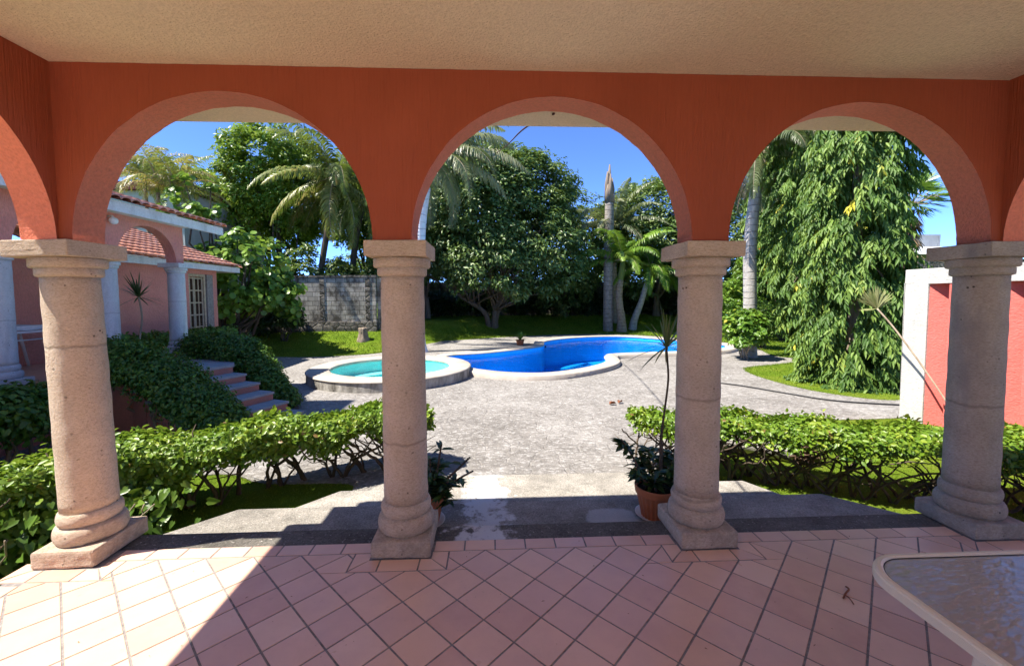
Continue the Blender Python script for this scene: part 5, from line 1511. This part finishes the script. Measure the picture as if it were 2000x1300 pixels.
mast_tree('farthest mast tree at the left behind the grey royal palm', 16.2, 23.0, -.5, 13.0, [(0,.2),(.05,.6),(.12,1.2),(.3,1.5),(.6,1.5),(1,.4)], 2800, .28, .09, 83, (.25,.18))

# ------------------------------------------------------------------ shrubs
bush('light green leafy shrub growing round the foot of the grey royal palm', (8.75,13.95,.28), (.72,.62,.80), 'leaf_seagrape', 90, 34, .15, .10, 91, YARD, kind='o', bark='bark_pale', clump=.26)
bush('feathery green shrub on the lawn right of the grey palm', (11.2,16.8,.4), (.9,.8,.75), 'leaf_hedge_dark', 70, 34, .20, .05, 92, YARD)
bush('rounded shrub at the foot of the exposed mast tree trunk', (14.0,19.5,.35), (1.15,1.0,1.0), 'leaf_mast', 90, 40, .16, .07, 93, YARD)
bush('pale broad-leaved shrub behind the grey palm at the lawn end', (12.6,21.5,.9), (1.6,1.0,1.5), 'leaf_seagrape', 110, 36, .22, .08, 94, YARD)
FLOWER_BUSH = bush('shrub dotted with orange flowers behind the grey palm', (13.8,21.0,2.5), (1.2,1.0,1.6), 'leaf_hedge_dark', 110, 36, .20, .09, 95, -.4)
F = Fol(); r = np.random.default_rng(96); n = 130
cl = np.array([(13.2,20.0,3.9),(13.6,19.9,2.9),(13.5,19.9,2.3),(13.9,20.1,3.3)]); i = r.integers(0,4,n)
for q in range(4):
    b = MB(); c = Vector(cl[q])
    for k in range(30):
        d = Vector(r.normal(size=3)*np.array([1,.7,.6])).normalized(); d.y = -abs(d.y); l = .11+.13*r.random()
        w = d.cross(Vector(r.normal(size=3))).normalized()*l*.28
        b.add([c, c+d*l*.55+w, c+d*l, c+d*l*.55-w], [(0,1,2,3)])
    b.build('flower', M['flower'], FLOWER_BUSH, rough=1e-6)
xs_ = [-3.9,-2.6,-1.2,1.6,2.9,4.2,5.6,6.9,8.6,10.2,11.9,13.6,15.6,17.6]
words = ['left end of', 'left part of', 'left of the broad tree in', 'just right of the broad tree in', 'right of the broad tree in', 'between broad tree and dead palm in', 'left of the dead palm in', 'behind the dead palm in', 'behind the young palms in', 'right of the young palms in', 'left of the third column in', 'behind the third column in', 'right of the third column in', 'right end of']
for k, x in enumerate(xs_):
    bush('shaded dark shrub '+words[k]+' the row before the far wall', (x, 29.2+.5*math.sin(k*2.1), .9), (1.0,.7,1.15), 'leaf_shade', 60, 34, .22, .10, 100+k, -.1, group='shaded shrubs before the far wall')
for k, (x, y, z, rx, rz, lab) in enumerate(((-10.6,18.0,.6,1.5,1.5,'dark shrub against the block wall beside the lattice door'),(-8.7,17.9,.75,.7,.75,'small dark shrub climbing the rubble footing'))):
    bush(lab, (x,y,z), (rx,.8,rz), 'leaf_shade', 90, 36, .17, .09, 130+k, -.3)

for k, (x, y, z, rx, rz, lab) in enumerate(((-12.2,20.9,2.0,1.5,1.9,'dense shrub rising behind the block wall beside the sea grape'),(-9.7,21.2,2.0,1.3,1.7,'dense shrub behind the block wall left of the coconut trunk'),(-7.5,21.6,1.9,1.2,1.5,'dense shrub behind the block wall between the two coconut trunks'),(-5.6,21.9,2.2,1.2,1.9,'dense shrub behind the right end of the block wall'))):
    bush(lab, (x,y,z), (rx,.9,rz), 'leaf_dark', 130, 40, .24, .11, 140+k, -.3, group='shrubs behind the block wall')

# ------------------------------------------------------------------ sky, sun, camera
sd = Vector((-.60, -.15, 1.0)).normalized()
W = bpy.data.worlds.new('World'); SC.world = W; W.use_nodes = True
nt = W.node_tree; nt.nodes.clear()
sky = nt.nodes.new('ShaderNodeTexSky'); sky.sky_type = 'NISHITA'; sky.sun_disc = False
sky.sun_elevation = math.asin(sd.z); sky.sun_rotation = math.atan2(sd.x, sd.y)
sky.air_density = .29; sky.dust_density = 0; sky.ozone_density = 10.0; sky.altitude = 2500
bg = nt.nodes.new('ShaderNodeBackground'); bg.inputs['Strength'].default_value = .15
wo = nt.nodes.new('ShaderNodeOutputWorld'); nt.links.new(sky.outputs[0], bg.inputs[0]); nt.links.new(bg.outputs[0], wo.inputs[0])
L = bpy.data.lights.new('sun', 'SUN'); L.energy = 2.4; L.angle = math.radians(.53); L.color = (1.0, .93, .82)
so = bpy.data.objects.new('sun', L); COL.objects.link(so); so.rotation_euler = sd.to_track_quat('Z', 'Y').to_euler(); so.location = (-10,-3,20)

cam = bpy.data.cameras.new('camera'); co = bpy.data.objects.new('camera', cam); COL.objects.link(co)
pitch, yaw, roll = .0529, .0436, -.0039
fw = Vector((math.sin(yaw)*math.cos(pitch), math.cos(yaw)*math.cos(pitch), -math.sin(pitch)))
rt = Vector((math.cos(yaw), -math.sin(yaw), 0)); up = rt.cross(fw)
rt2 = rt*math.cos(roll)+up*math.sin(roll); up2 = up*math.cos(roll)-rt*math.sin(roll)
mt = Matrix((rt2, up2, -fw)).transposed().to_4x4(); mt.translation = (0, 0, 1.6)
co.matrix_world = mt
cam.sensor_width = 36; cam.sensor_fit = 'HORIZONTAL'; cam.lens = 815.64/2000*36
cam.shift_x = (1000-996.07)/2000; cam.shift_y = (622.43-650)/2000
cam.clip_start = .02; cam.clip_end = 2000
SC.camera = co
SC.view_settings.view_transform = 'Standard'; SC.view_settings.look = 'None'; SC.view_settings.gamma = 1
SC.view_settings.exposure = 2.4
cy = SC.cycles
cy.max_bounces = 10; cy.diffuse_bounces = 6; cy.glossy_bounces = 4; cy.transmission_bounces = 4; cy.transparent_max_bounces = 12
cy.sample_clamp_indirect = 6; cy.caustics_reflective = False; cy.caustics_refractive = False
cy.use_denoising = True
